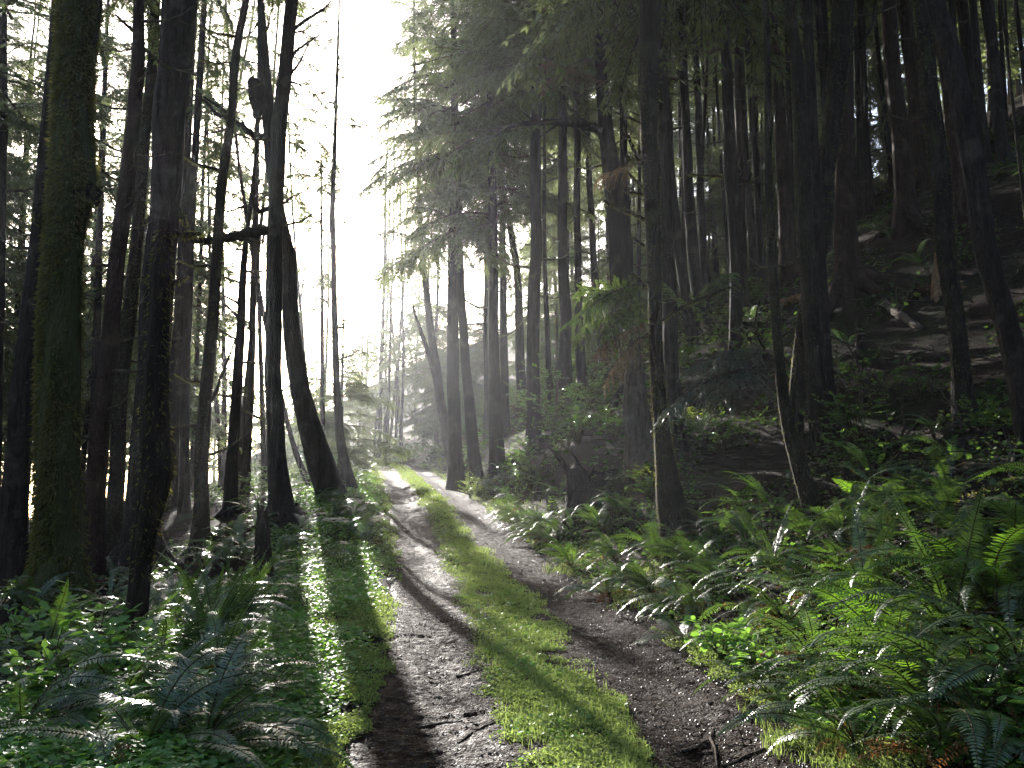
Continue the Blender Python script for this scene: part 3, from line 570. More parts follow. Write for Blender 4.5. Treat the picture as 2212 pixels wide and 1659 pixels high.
# ------------------------------------------------------------------ right of the track
G2 = 'straight trunks of the row above the track'
rows = [
 ('leaning grey trunk at the far end of the row, over the track', 40, [(905, 430, 9), (911, 553, 13), (923, 653, 15), (936, 753, 17), (950, 853, 20), (960, 910, 21)], 'd', 10.5, 'fine', .75),
 ('thin tilted dead stem crossing the leaning grey trunk', 39, [(892, 668, 4), (910, 720, 9), (926, 766, 10), (945, 840, 11)], 'd', None, 0, 0),
 ('sturdy dark trunk second in the row beyond the leaning one', 34, [(977, 33, 10), (980, 133, 14), (984, 417, 24), (977, 586, 24), (976, 686, 24), (980, 820, 27), (983, 940, 29)], 'd', 11.5, 'fine', .88),
 ('dark trunk leaning slightly left behind the sturdy row trunk', 33, [(988, 400, 15), (993, 553, 16), (998, 653, 18), (1006, 786, 20), (1016, 886, 24)], 'd', 9.5, 'fine', .85),
 ('slim grey trunk touching a wider trunk on its right', 40, [(1050, 330, 10), (1051, 553, 12), (1050, 720, 12), (1051, 843, 12)], 'd', 12, 'fine', .9),
 ('wider trunk with a pale edge touching the slim grey one', 32, [(1055, 100, 14), (1062, 350, 18), (1065, 553, 20), (1066, 720, 22), (1070, 870, 27)], 'd', 9, 'fine', .95),
 ('even dark trunk ending in green shrubs above the yellow bush', 35, [(1084, 350, 13), (1086, 553, 15), (1089, 720, 17), (1090, 836, 18)], 'd', 9.5, 'mid', 1.1),
 ('trunk bent left at mid height in the row', 37, [(1078, 365, 12), (1100, 480, 14), (1118, 580, 16), (1124, 770, 20)], 'd', 13, 'mid', 1.0),
 ('black straight trunk, boldest of the row above the track', 28, [(1160, 0, 17), (1160, 133, 20), (1158, 300, 23), (1157, 550, 26), (1151, 720, 27), (1151, 853, 28), (1152, 946, 27)], 'd', 12.5, 'fine', .95),
 ('rod thin trunk close right of the boldest black trunk', 30, [(1176, 300, 6), (1176, 553, 9), (1184, 786, 12), (1191, 870, 13)], 'd', 13, 'thin', .8),
 ('broad even trunk with bright slits of light on both sides', 29, [(1214, 200, 15), (1214, 300, 18), (1215, 433, 20), (1217, 553, 22), (1220, 686, 25), (1221, 803, 28)], 'd', 13, 'mid', 1.1),
 ('dark trunk third right of the boldest black trunk', 30, [(1246, 200, 13), (1246, 400, 15), (1248, 553, 16), (1251, 686, 18), (1254, 760, 20)], 'd', 13, 'mid', 1),
 ('dark trunk with left tilt just before the massive branching trunk', 32, [(1266, 200, 11), (1273, 400, 13), (1281, 553, 15), (1290, 650, 18)], 'd', 13, 'mid', 1)]
for lb, Y, q, bk, zc, kind, sc in rows:
    T('conifer_tree' if zc else 'dead_stem', lb, 'tree' if zc else 'dead stem', Y, q, 27 if zc else 8, bk, (zc, kind, sc) if zc else None, snags=9 if zc else 3, snag_z=(4, 13) if zc else (2, 6), snag_l=(.4, 1.5), group=None, top=None if zc else True)
T('dead_stem', 'bare dead pole standing among shrubs beside the boldest black trunk', 'dead stem', 26, [(1203, 660, 4), (1203, 780, 6), (1203, 910, 7)], 8, 'g', None, top=True)
brancher = T('conifer_tree', 'massive trunk with one thick black limb reaching over the track', 'tree', 24, [(1296, 60, 22), (1303, 200, 26), (1311, 300, 34), (1322, 380, 42), (1333, 450, 48), (1339, 550, 50), (1346, 650, 47), (1360, 740, 42), (1370, 850, 38)], 31, 'd', (12.5, 'fine', 1.0), near=True, snags=6, snag_z=(5, 11))
limb(brancher, 24, [(1310, 290, 18), (1285, 274, 20), (1255, 268, 22), (1225, 264, 19), (1190, 264, 13), (1140, 266, 9), (1100, 275, 7), (1050, 308, 5), (990, 345, 3)], 'bark_mossy', 25, 'branch', -1.4, 31, 9)
limb(brancher, 24, [(1240, 266, 9), (1222, 250, 8), (1216, 235, 4)], 'bark', 0, 'branch', -.5, 32, 2)
for k, (a, b) in enumerate((((1200, 262), (980, 330)), ((1150, 262), (930, 375)), ((1100, 285), (880, 300)), ((1290, 140), (1120, 210)), ((1160, 55), (960, 40)), ((1150, 130), (960, 190)))): bough(brancher, 23 + .3 * k, a, b, 'needle' if k % 3 else 'needle_lit', k, -.8)
for k, (a, b) in enumerate((((1290, 170), (1180, 130)), ((1300, 120), (1175, 190)), ((1325, 190), (1230, 150)))): bough(brancher, 23.2, a, b, 'needle_dead', k, -.5, 'dead_bough')
T('conifer_tree', 'narrow trunk in shade right behind the massive branching trunk', 'tree', 30, [(1345, 180, 15), (1350, 400, 19), (1355, 553, 20)], 27, 'd', (12, 'mid', 1), snags=5, snag_z=(4, 12))
rim = T('conifer_tree', 'mossy trunk with golden sunlit left edge and lit moss branches', 'tree', 14, [(1405, 0, 46), (1403, 133, 42), (1403, 300, 38), (1407, 433, 34), (1412, 553, 30), (1416, 686, 29), (1421, 786, 30), (1428, 886, 31), (1433, 953, 35), (1441, 1020, 43), (1452, 1085, 56)], 26, 'm', (9.5, 'mid', 1.0), near=True, flare=.5, moss=[(650, .05, 0, 8)])
for k, (q, ms) in enumerate(([([(1392, 474, 8), (1365, 460, 9), (1335, 448, 9), (1305, 432, 9)], 520), ([(1390, 405, 7), (1372, 390, 6), (1354, 368, 6)], 420), ([(1388, 420, 6), (1370, 416, 5), (1350, 414, 4)], 320), ([(1390, 268, 5), (1362, 256, 4), (1334, 245, 3)], 60), ([(1392, 618, 9), (1378, 602, 8), (1360, 590, 6)], 320), ([(1390, 530, 6), (1376, 520, 5), (1358, 510, 3)], 60), ([(1384, 356, 9), (1368, 322, 8), (1355, 290, 6), (1345, 270, 4)], 30)])): limb(rim, 14, q, 'bark_mossy', ms, 'branch', -.3, 40 + k, 1, .045)
for k, (a, b, mt) in enumerate((((1420, 640), (1238, 720), 'needle_lit'), ((1400, 625), (1262, 655), 'needle_lit'), ((1395, 660), (1290, 735), 'needle_lit'), ((1410, 700), (1275, 765), 'needle_dead'), ((1400, 720), (1300, 825), 'needle_dead'), ((1385, 350), (1285, 385), 'needle_dead'))): bough(rim, 13.6, a, b, mt, k, -.5, 'bough' if mt != 'needle_dead' else 'dead_bough', tilt=.5)
limb(rim, 13.8, [(1425, 695, 6), (1480, 660, 6), (1550, 630, 5), (1640, 602, 4)], 'bark_mossy', 160, 'branch', 1.0, 49, 6, .05)
bough(rim, 13.4, (1405, 610), (1250, 690), 'needle_lit', 4, -.8, tilt=-.4); bough(rim, 13.7, (1400, 650), (1240, 640), 'needle_lit', 3, -.2, tilt=.9)
bough(rim, 14, (1470, 660), (1420, 600), 'needle_lit', 2, .4); bough(rim, 14, (1520, 640), (1580, 585), 'needle_lit', 3, .8)
T('conifer_tree', 'plain black trunk pressed close behind the golden edged trunk', 'tree', 18, [(1425, 0, 26), (1430, 133, 26), (1435, 300, 27), (1441, 553, 31), (1450, 786, 32), (1462, 950, 36)], 28, 'd', (11, 'mid', 1.0), near=True, snags=5, snag_z=(4, 9))
hill = [
 ('mid grey trunk next right of the black trunk behind the golden edged one', 26, [(1433, 100, 14), (1441, 233, 17), (1451, 400, 20), (1466, 550, 21), (1474, 600, 22)], 'd', 12, 5),
 ('straight dark trunk left of a closely matched slimmer one on the slope', 27, [(1470, 0, 17), (1476, 167, 18), (1486, 333, 20), (1496, 550, 25), (1506, 615, 28)], 'd', 12, 5),
 ('slimmer trunk matching the dark one on its left', 30, [(1500, 0, 12), (1506, 167, 14), (1513, 400, 17), (1520, 553, 18), (1524, 610, 20)], 'd', 12, 5),
 ('stout dark trunk with a sunlit moss twig poking left', 21, [(1560, 0, 20), (1570, 167, 23), (1576, 300, 26), (1584, 433, 30), (1590, 553, 26), (1588, 720, 24), (1589, 920, 24)], 'd', 11, 5),
 ('brownish trunk rooted higher behind the stout one with the moss twig', 25, [(1592, 67, 10), (1598, 300, 20), (1603, 553, 17), (1610, 753, 18), (1616, 870, 19)], 'b', 12, 4),
 ('slight trunk in backlight left of the golden lined slender stem', 32, [(1600, 67, 10), (1610, 300, 13), (1622, 480, 16), (1627, 560, 18)], 'd', 12, 3),
 ('faint thread of a trunk beside the slight backlit one', 36, [(1616, 60, 7), (1625, 400, 10), (1629, 540, 11)], 'd', 12, 2),
 ('red brown trunk with spreading root feet in the shade', 25, [(1668, 0, 15), (1680, 167, 20), (1692, 333, 26), (1702, 533, 30), (1713, 620, 34)], 'b', 11, 4),
 ('thin dark stem behind the fork of the mossy leaning trunk', 28, [(1768, 40, 14), (1785, 233, 17), (1795, 420, 18)], 'd', 12, 3),
 ('big smooth brown trunk with clawing roots on bare slope', 20.5, [(1830, 100, 27), (1826, 267, 33), (1823, 400, 40), (1829, 550, 46), (1840, 620, 50), (1842, 690, 58)], 'b', 11, 3),
 ('slim stem just right of the big smooth brown trunk', 33, [(1849, 100, 9), (1856, 300, 12), (1861, 483, 14)], 'd', 11, 3),
 ('upright stem second right of the big smooth brown trunk', 31, [(1856, 0, 10), (1866, 167, 13), (1874, 470, 15)], 'd', 11, 3),
 ('tall grey brown trunk with root flare above the fallen log', 22.5, [(1918, 0, 30), (1929, 167, 33), (1948, 333, 37), (1958, 500, 40), (1957, 585, 48)], 'b', 10, 2),
 ('slender distant trunk left of the tall grey brown trunk', 36, [(1888, 20, 8), (1900, 150, 10), (1926, 380, 13)], 'd', 10, 3),
 ('broad shaded trunk right of the tall grey brown trunk', 29, [(1950, 0, 28), (1972, 167, 31), (1990, 333, 32), (2003, 470, 33)], 'b', 10, 3),
 ('dark mossy trunk standing before the splintered orange snag', 12.2, [(1990, 0, 24), (2006, 167, 34), (2026, 333, 38), (2044, 550, 38), (2063, 686, 36), (2079, 853, 36), (2091, 940, 40)], 'm', 9, 3),
 ('heavy black trunk leaning left at the right picture edge', 9.8, [(2019, 0, 36), (2052, 100, 40), (2079, 233, 43), (2106, 367, 45), (2132, 550, 46), (2155, 620, 44), (2181, 720, 44), (2210, 853, 47), (2244, 1000, 54)], 'd', 12, 0),
 ('faded brown trunk between the black leaner and the mossy trunk', 20, [(2035, 100, 25), (2060, 267, 28), (2080, 450, 31), (2096, 620, 36)], 'b', 11, 2),
 ('dim narrow trunk right of the black leaner near the top', 26, [(2102, 0, 15), (2120, 233, 17), (2138, 420, 19)], 'd', 10, 3),
 ('dim wider trunk beyond the narrow one near the upper right corner', 24, [(2136, 0, 20), (2150, 167, 22), (2166, 320, 24)], 'd', 10, 3)]
for lb, Y, q, bk, zc, sn in hill:
    r_ = T('conifer_tree', lb, 'tree', Y, q, 26, bk, (zc, 'thin' if Y < 16 else 'mid', 1.0), snags=sn, snag_z=(4, 11), snag_l=(.5, 1.6), near=Y < 23, flare=.7 if bk == 'b' else .45, moss=[(250, .06, 0, 8)] if bk == 'm' else None)
    if 'moss twig' in lb: limb(r_, Y, [(1572, 382, 6), (1540, 380, 6), (1510, 378, 4), (1488, 376, 3)], 'bark_mossy', 200, 'branch', -.3, 60, 0, .06); limb(r_, Y, [(1590, 385, 5), (1620, 392, 4), (1655, 398, 3)], 'bark', 0, 'branch', .3, 61)
    if 'clawing' in lb or 'root flare' in lb: pass
slender = T('conifer_tree', 'slender swept stem with thin golden lit moss line on its left side', 'tree', 12, [(1653, 0, 13), (1657, 133, 14), (1660, 333, 15), (1667, 553, 19), (1675, 700, 21), (1685, 820, 24), (1698, 920, 28), (1720, 1000, 32), (1750, 1090, 38)], 22, 'm', (12, 'thin', 1.2), near=True, flare=.3, moss=[(260, .04, 0, 8)])
bough(slender, 12, (1645, 790), (1440, 885), 'needle_grey', 0, -.6); bough(slender, 12, (1655, 770), (1490, 800), 'needle_grey', 1, -.5); bough(slender, 12, (1640, 800), (1500, 870), 'needle_grey', 3, -.7, tilt=.4); bough(slender, 12, (1660, 760), (1560, 760), 'needle_grey', 4, -.3)
limb(slender, 11.8, [(1668, 770, 4), (1640, 740, 4), (1632, 690, 4), (1640, 650, 4), (1660, 640, 3)], 'bark_mossy', 60, 'dead_branch', -.2, 62, 0, .03)
gold = T('conifer_tree', 'dark trunk with a bright golden thread of moss down its left edge', 'tree', 14, [(1700, 0, 21), (1722, 133, 27), (1733, 333, 32), (1742, 550, 32), (1752, 686, 33), (1762, 820, 34), (1772, 953, 38), (1780, 1010, 42)], 26, 'm', (12, 'thin', 1.2), near=True, flare=.35, moss=[(200, .04, 0, 8)])
T('conifer_tree', 'darker twin trunk touching the golden threaded trunk on its right', 'tree', 14.4, [(1752, 200, 20), (1760, 400, 24), (1772, 600, 26), (1785, 800, 29), (1798, 953, 33), (1804, 1020, 36)], 25, 'd', (12, 'thin', 1.2), near=True, flare=.4, snags=3, snag_z=(3, 7))
fork = T('conifer_tree', 'thick mossy trunk leaning right against the grain of its neighbours', 'tree', 15, [(1819, 0, 45), (1812, 100, 42), (1795, 267, 38), (1777, 400, 37), (1764, 550, 37), (1740, 686, 34), (1724, 820, 34), (1716, 953, 30)], 25, 'm', (12, 'thin', 1.2), near=True, flare=.3, moss=[(320, .06, 0, 8)])
limb(fork, 15, [(1826, 120, 9), (1850, 100, 8), (1875, 75, 7), (1888, 40, 6), (1892, -20, 5)], 'bark', 0, 'branch', -.4, 63, 2)
T('sapling', 'yellow lit sapling stem near the upper right picture edge', 'sapling', 15, [(2162, 0, 5), (2180, 150, 6), (2200, 330, 7), (2222, 520, 8)], 16, 'm', (10, 'thin', .6), flare=.1, moss=[(120, .03, 0, 12)])
T('dead_stem', 'short dead stub with a golden edge rising from bank ferns', 'dead stem', 11.4, [(1826, 1010, 12), (1836, 1050, 15), (1848, 1110, 18)], 2, 'm', None, near=True, top=True, moss=[(120, .03, 0, .8)])
T('snag_tree', 'splintered orange snag standing on the bare slope', 'snag', 17.5, [(2027, 545, 12), (2030, 570, 20), (2034, 620, 26), (2037, 690, 32)], 3, 'g', None, near=True, rough=.3, top=True)
TREES['splintered orange snag standing on the bare slope'][0].children[0].data.materials[0] = M['raw_wood']
T('tree_stump', 'broken grey stump under brown twigs behind the golden edged trunk', 'stump', 18.5, [(1362, 715, 14), (1366, 760, 34), (1372, 850, 44), (1376, 900, 50)], 3, 'g', None, near=True, rough=.25, top=True)
T('tree_stump', 'black rotten stump in the ferns below the straight black trunk', 'stump', 13.5, [(567, 1112, 20), (567, 1135, 25), (568, 1200, 29)], 1.4, 'd', None, near=True, rough=.2, top=True)
T('tree_stump', 'charcoal dark root stump tilted on the bank behind white lit ferns', 'stump', 19, [(1238, 1012, 30), (1244, 1030, 44), (1250, 1050, 50), (1254, 1075, 58)], 1.6, 'd', None, near=True, rough=.25, top=True)

def shards(label, Y, items):
    root = TREES[label][0]
    for k, q in enumerate(items): limb(root, Y, q, 'bark', 0, 'shard', .15 * (k - 1), 80 + k)
shards('charcoal dark root stump tilted on the bank behind white lit ferns', 19, ([(1235, 1030, 22), (1215, 1000, 14), (1196, 975, 7), (1180, 962, 2)], [(1245, 1035, 22), (1248, 1005, 14), (1243, 990, 3)], [(1250, 1045, 20), (1272, 1020, 10), (1284, 1008, 2)]))
shards('black rotten stump in the ferns below the straight black trunk', 13.5, ([(562, 1130, 12), (559, 1102, 8), (557, 1086, 2)], [(571, 1130, 12), (575, 1104, 7), (577, 1094, 2)], [(566, 1120, 10), (567, 1098, 6), (566, 1080, 1)]))
shards('broken grey stump under brown twigs behind the golden edged trunk', 18.5, ([(1360, 770, 14), (1354, 735, 8), (1352, 712, 2)], [(1374, 770, 14), (1378, 730, 7), (1380, 716, 2)]))

# ------------------------------------------------------------------ the forest behind
rg = np.random.default_rng(5)
bt = []
for i in range(5):
    mb = MB(); z = np.linspace(-1.5, 30, 48); g = np.random.default_rng(800 + i)
    r = .19 * (1 - z / 33) ** .8 * (1 + .7 * np.exp(-np.maximum(z, 0) / .7)); P = np.stack([.25 * fbm(z * .12, z * 0 + i, i, 2) * (z / 6).clip(0, 1), .25 * fbm(z * .12, z * 0 + i, i + 7, 2), z], -1)
    tube(mb, P, r, 12, 0, .06, i); bt.append(mb.mesh('trunk', M['bark_brown'] if i == 4 else M['bark']))
pos = [tuple(v[0].location[:2]) for v in TREES.values()]
def far_tree(x, y, kind, zc, sc, label, group, sn=0, cs=1.0):
    z = tz(x, y); root = empty('young_conifer' if kind == 'young' else 'conifer_tree', (x, y, z), label, 'young tree' if kind == 'young' else 'tree', group)
    put('trunk', bt[int(rg.integers(5))], root, Matrix.Rotation(rg.normal() * .03, 4, 'Y') @ Matrix.Rotation(rg.random() * 6.28, 4, 'Z') @ Matrix.Diagonal((sc, sc, .29 if kind == 'young' else .85 + .3 * rg.random(), 1)))
    ms = CR[kind]; put('crown', ms[int(rg.integers(len(ms)))], root, Matrix.Translation((0, 0, zc)) @ Matrix.Rotation(rg.random() * 6.28, 4, 'Z') @ Matrix.Diagonal((cs, cs, 1.1, 1)))
    for k in range(sn):
        a = rg.random() * 6.28; put('dead_branch', SNAG[int(rg.integers(7))], root, Matrix.Translation((.12 * math.cos(a), .12 * math.sin(a), 3 + 9 * rg.random())) @ Matrix.Rotation(a, 4, 'Z') @ Matrix.Scale(.5 + 1.2 * rg.random(), 4))
    pos.append((x, y))
def in_sun(x, y):                                     # strip of the wood that the low sun shines through onto the track
    s = (y - 10) / math.cos(SUN_AZ); return abs(x - math.sin(SUN_AZ) * s) < 6.5
def far_zone(n, xr, yr, dmin, fn):
    c = 0
    for _ in range(n * 30):
        x = xr[0] + rg.random() * (xr[1] - xr[0]); y = yr[0] + rg.random() * (yr[1] - yr[0])
        if abs(x - road_cx(y)) < 3.6 or min((x - a) ** 2 + (y - b) ** 2 for a, b in pos) < dmin ** 2: continue
        if y < 27 and abs(x / y) < .55: continue
        if -.30 < x / y < -.075 and y < 62: continue       # the bright gap over the track
        fn(x, y); c += 1
        if c >= n: break
def left_tree(x, y):
    if in_sun(x, y):
        if rg.random() < .45: return
        far_tree(x, y, 'thin', 14, .7 + .4 * rg.random(), 'thinly crowned hazed trunk, one of those before the bright sky by the sun', 'thin trees before the sun', 4 if y < 50 else 0, 1.0)
    else:
        far_tree(x, y, 'far' if y > 45 else ('fine' if rg.random() < .3 else 'mid'), 3 + 5 * rg.random(), .7 + .5 * rg.random(), 'hazed trunk with soft grey green crown, one of many down the left slope', 'trees down the slope left of the track', 5 if y < 50 else 0, 1.15)
far_zone(84, (-52, -6), (27, 80), 2.2, left_tree)
far_zone(74, (2, 50), (30, 78), 1.7, lambda x, y: far_tree(x, y, 'far' if y > 45 else 'mid', 9 + 4 * rg.random(), .6 + .5 * rg.random(), 'thin dim trunk with crown, one of many high on the wooded hillside', 'trees high on the wooded hillside', 2 if y < 45 else 0))
far_zone(26, (8, 24), (27, 40), 1.5, lambda x, y: far_tree(x, y, 'mid', 10 + 3 * rg.random(), .5 + .5 * rg.random(), 'straight dark trunk, one of the close stand on the steep slope', 'close stand of trunks on the steep slope', 4))
far_zone(38, (4, 30), (27, 45), 1.15, lambda x, y: far_tree(x, y, 'thin', 14, .34 + .28 * rg.random(), 'slim pole straight trunk, one of the crowd climbing the slope', 'slim trunks crowding the slope', 3, .8))
far_zone(24, (16, 70), (45, 90), 2.6, lambda x, y: far_tree(x, y, 'far', 2 + 3 * rg.random(), .7 + .4 * rg.random(), 'low branched dim tree, one of those closing the ridge above the hillside', 'trees along the ridge', 0, 1.25))
for i in range(9):
    y = 66 + 26 * rg.random(); x = y * (-.158 + .035 * rg.random()); far_tree(x, y, 'thin', 4 + 3 * rg.random(), .55 + .4 * rg.random(), 'faint slim tree dissolving in the bright gap above the track', 'faint trees in the bright gap', 4, .8 + .4 * rg.random())
far_zone(14, (-34, 6), (66, 108), 3.5, lambda x, y: None if in_sun(x, y) else far_tree(x, y, 'far', 2.5 + 3 * rg.random(), .8 + .4 * rg.random(), 'pale fogged tree, one of those beyond the far bend of the track', 'fogged trees beyond the far bend', 0, 1.3))
for i in range(22):
    y = 31 + 26 * rg.random(); x = road_cx(y) + 6.5 + 20 * rg.random(); far_tree(x, y, 'young', .8 + rg.random(), .28 + .15 * rg.random(), 'bushy young conifer, one of several in the understory high on the hillside', 'young conifers in the hillside understory', 0, .8 + .5 * rg.random())
for i in range(16):
    y = 60 + 26 * rg.random(); x = road_cx(y) + (2.6 + 8 * rg.random()) * (1 if i % 2 else -1); far_tree(x, y, 'young', .6 + rg.random(), .3 + .2 * rg.random(), 'misty young conifer, one of those closing in round the track end', 'young conifers round the track end', 0, .9 + .5 * rg.random())
far_zone(9, (10, 40), (2, 27), 3.0, lambda x, y: far_tree(x, y, 'mid', 9, .9, 'shaded trunk with crown at the right side of the hillside', 'shaded trees beside the hillside edge', 2))
far_zone(9, (-40, -12), (4, 27), 3.0, lambda x, y: far_tree(x, y, 'mid', 6, .9, 'shaded trunk with crown at the far left of the wood', 'shaded trees at the far left', 3))

for i in range(18):                                    # the wood goes on behind the camera and shades it from the open sky there
    x = (4.5 + 17 * rg.random()) * (1 if i % 2 else -1); y = -3 - 24 * rg.random(); far_tree(x, y, 'mid' if i % 3 else 'fine', 3 + 3 * rg.random(), .8 + .4 * rg.random(), 'shading tree of the wood behind the viewpoint', 'trees of the wood behind the viewpoint', 0, 1.25)
# ------------------------------------------------------------------ ferns
def frond_mesh(seed, e0, e1, npin, mat, wid=.092, curl=0.0):
    g = np.random.default_rng(seed); t = np.linspace(0, 1, 24); e = np.radians(e0 + (e1 - e0) * t ** 1.15 + 6 * np.sin(t * 5 + seed)); yaw = g.normal() * .42 * t + .05 * np.sin(6 * t + seed)
    d = np.stack([np.cos(e) * np.cos(yaw), np.cos(e) * np.sin(yaw), np.sin(e)], -1); P = np.concatenate([[[0, 0, 0]], np.cumsum(d[:-1] * np.diff(t)[:, None], axis=0)])
    mb = MB(); tube(mb, P, .0055 * (1 - .85 * t) + .0008, 5, 0)
    tp = np.linspace(.16, .995, npin); base = np.stack([np.interp(tp, t, P[:, k]) for k in range(3)], -1); tan = nrm(np.stack([np.interp(tp, t, d[:, k]) for k in range(3)], -1))
    roll = g.normal() * .2
    for side in (-1, 1):
        s0 = nrm(np.cross(tan, [0, 0, 1.])) * side; nn = np.cross(s0, tan) * side
        r = roll * side; s = s0 * math.cos(r) + nn * math.sin(r); up = -nrm(np.cross(tan, s)) * side
        L = wid * np.minimum(1, (tp - .10) * 3.4 + .18) * np.minimum(1, (1.03 - tp) * 2.1) * (.88 + .24 * g.random(npin)); L = L * np.where(g.random(npin) < .09, .25 + .5 * g.random(npin), 1); W = .0135 + 0 * L
        D = nrm(s * .95 + tan * (.22 + .1 * g.random((npin, 1))) + up * (.12 - .05) + g.normal(size=(npin, 3)) * (.06 + curl)); Sv = nrm(np.cross(up, D)); Dt = nrm(D - up * (.16 + .2 * g.random((npin, 1))) + tan * .1)
        b0 = base; m = b0 + D * L[:, None] * .45; tip = m + Dt * L[:, None] * .55
        V = np.stack([b0 - Sv * (W * .35)[:, None], b0 + Sv * (W * .35)[:, None], m + Sv * (W * .5)[:, None], m - Sv * (W * .5)[:, None], tip + Sv * (W * .09)[:, None], tip - Sv * (W * .09)[:, None]], 1).reshape(-1, 3)
        q = np.arange(npin)[:, None] * 6; mb.add(V, np.concatenate([q + np.array([[0, 1, 2, 3]]), q + np.array([[3, 2, 4, 5]])]), 1)
    return mb.mesh('frond', [M['stem'], mat])
FR = {'arch': [frond_mesh(900 + i, 66 + 4 * i, -42, 44, M['fern']) for i in range(5)], 'up': [frond_mesh(920 + i, 84, 46 - 6 * i, 46, M['fern'], .085) for i in range(3)],
      'low': [frond_mesh(940 + i, 40, -30 - 6 * i, 40, M['fern']) for i in range(4)], 'light': [frond_mesh(960 + i, 62, -8 - 8 * i, 42, M['fern_light'], .105) for i in range(3)],
      'dead': [frond_mesh(980 + i, 30, -62, 26, M['fern_dead'], .075, .35) for i in range(3)]}
FR['gloss'] = [frond_mesh(990 + i, 48, -34 - 6 * i, 42, M['fern_gloss']) for i in range(3)]
def fern_matrix(g, sh, i, n, aim=None):
    a = i * 2.39996 + g.normal() * .35
    if aim is not None and g.random() < .7: a = aim + g.normal() * .75
    L = (.5 + .7 * g.random()) * (.72 if sh == 'dead' else 1)
    return Matrix.Rotation(a, 4, 'Z') @ Matrix.Rotation(R_(g.normal() * 9), 4, 'Y') @ Matrix.Rotation(R_(g.normal() * 14), 4, 'X') @ Matrix.Scale(L, 4)
def fern(label, px=None, py=None, scale=1.0, kinds='aaaaaall', n=15, aim=None, dead=2, seed=0, at=None, group=None):
    loc = hit(px, py) if at is None else np.array([at[0], at[1], tz(*at)])
    g = np.random.default_rng(seed + int(loc[0] * 97 + loc[1] * 131) % 9973)
    root = empty('sword_fern', loc, label, 'fern', group); root.scale = (scale * (.92 if loc[0] < 0 else 1.04),) * 3
    key = {'a': 'arch', 'u': 'up', 'l': 'low', 'y': 'light', 'g': 'gloss', 'd': 'dead'}
    for i in range(int(n * 1.25)):
        sh = key[kinds[i % len(kinds)]]; ms = FR[sh]; last = put('frond', ms[int(g.integers(len(ms)))], root, fern_matrix(g, sh, i, n, aim))
        if sh == 'dead': last['label'] = 'withered rust brown frond'
    for i in range(int(dead * 2.0 + .5)):
        o = put('frond', FR['dead'][int(g.integers(3))], root, fern_matrix(g, 'dead', i, dead)); o['label'] = 'withered rust brown frond'
    return root
def fern_far_mesh(seed):
    g = np.random.default_rng(seed); mb = MB()
    for i in range(13):
        sh = ['arch', 'arch', 'low', 'light'][i % 4]; me = FR[sh][int(g.integers(3))]
        V = np.empty(len(me.vertices) * 3); me.vertices.foreach_get('co', V); V = V.reshape(-1, 3); Mx = np.array(fern_matrix(g, sh, i, 13)); Mx3 = Mx[:3, :3]
        for p_s in (3, 4):
            F = np.array([p.vertices[:] for p in me.polygons if len(p.vertices) == p_s])
            if len(F): mb.add(V @ Mx3.T, F, 1 if p_s == 4 else 0)
    return mb.mesh('sword_fern', [M['stem'], M['fern']])
FARF = [fern_far_mesh(1000 + i) for i in range(4)]
W_ = math.pi                                         # fronds that lean towards the track on the right bank point to -X
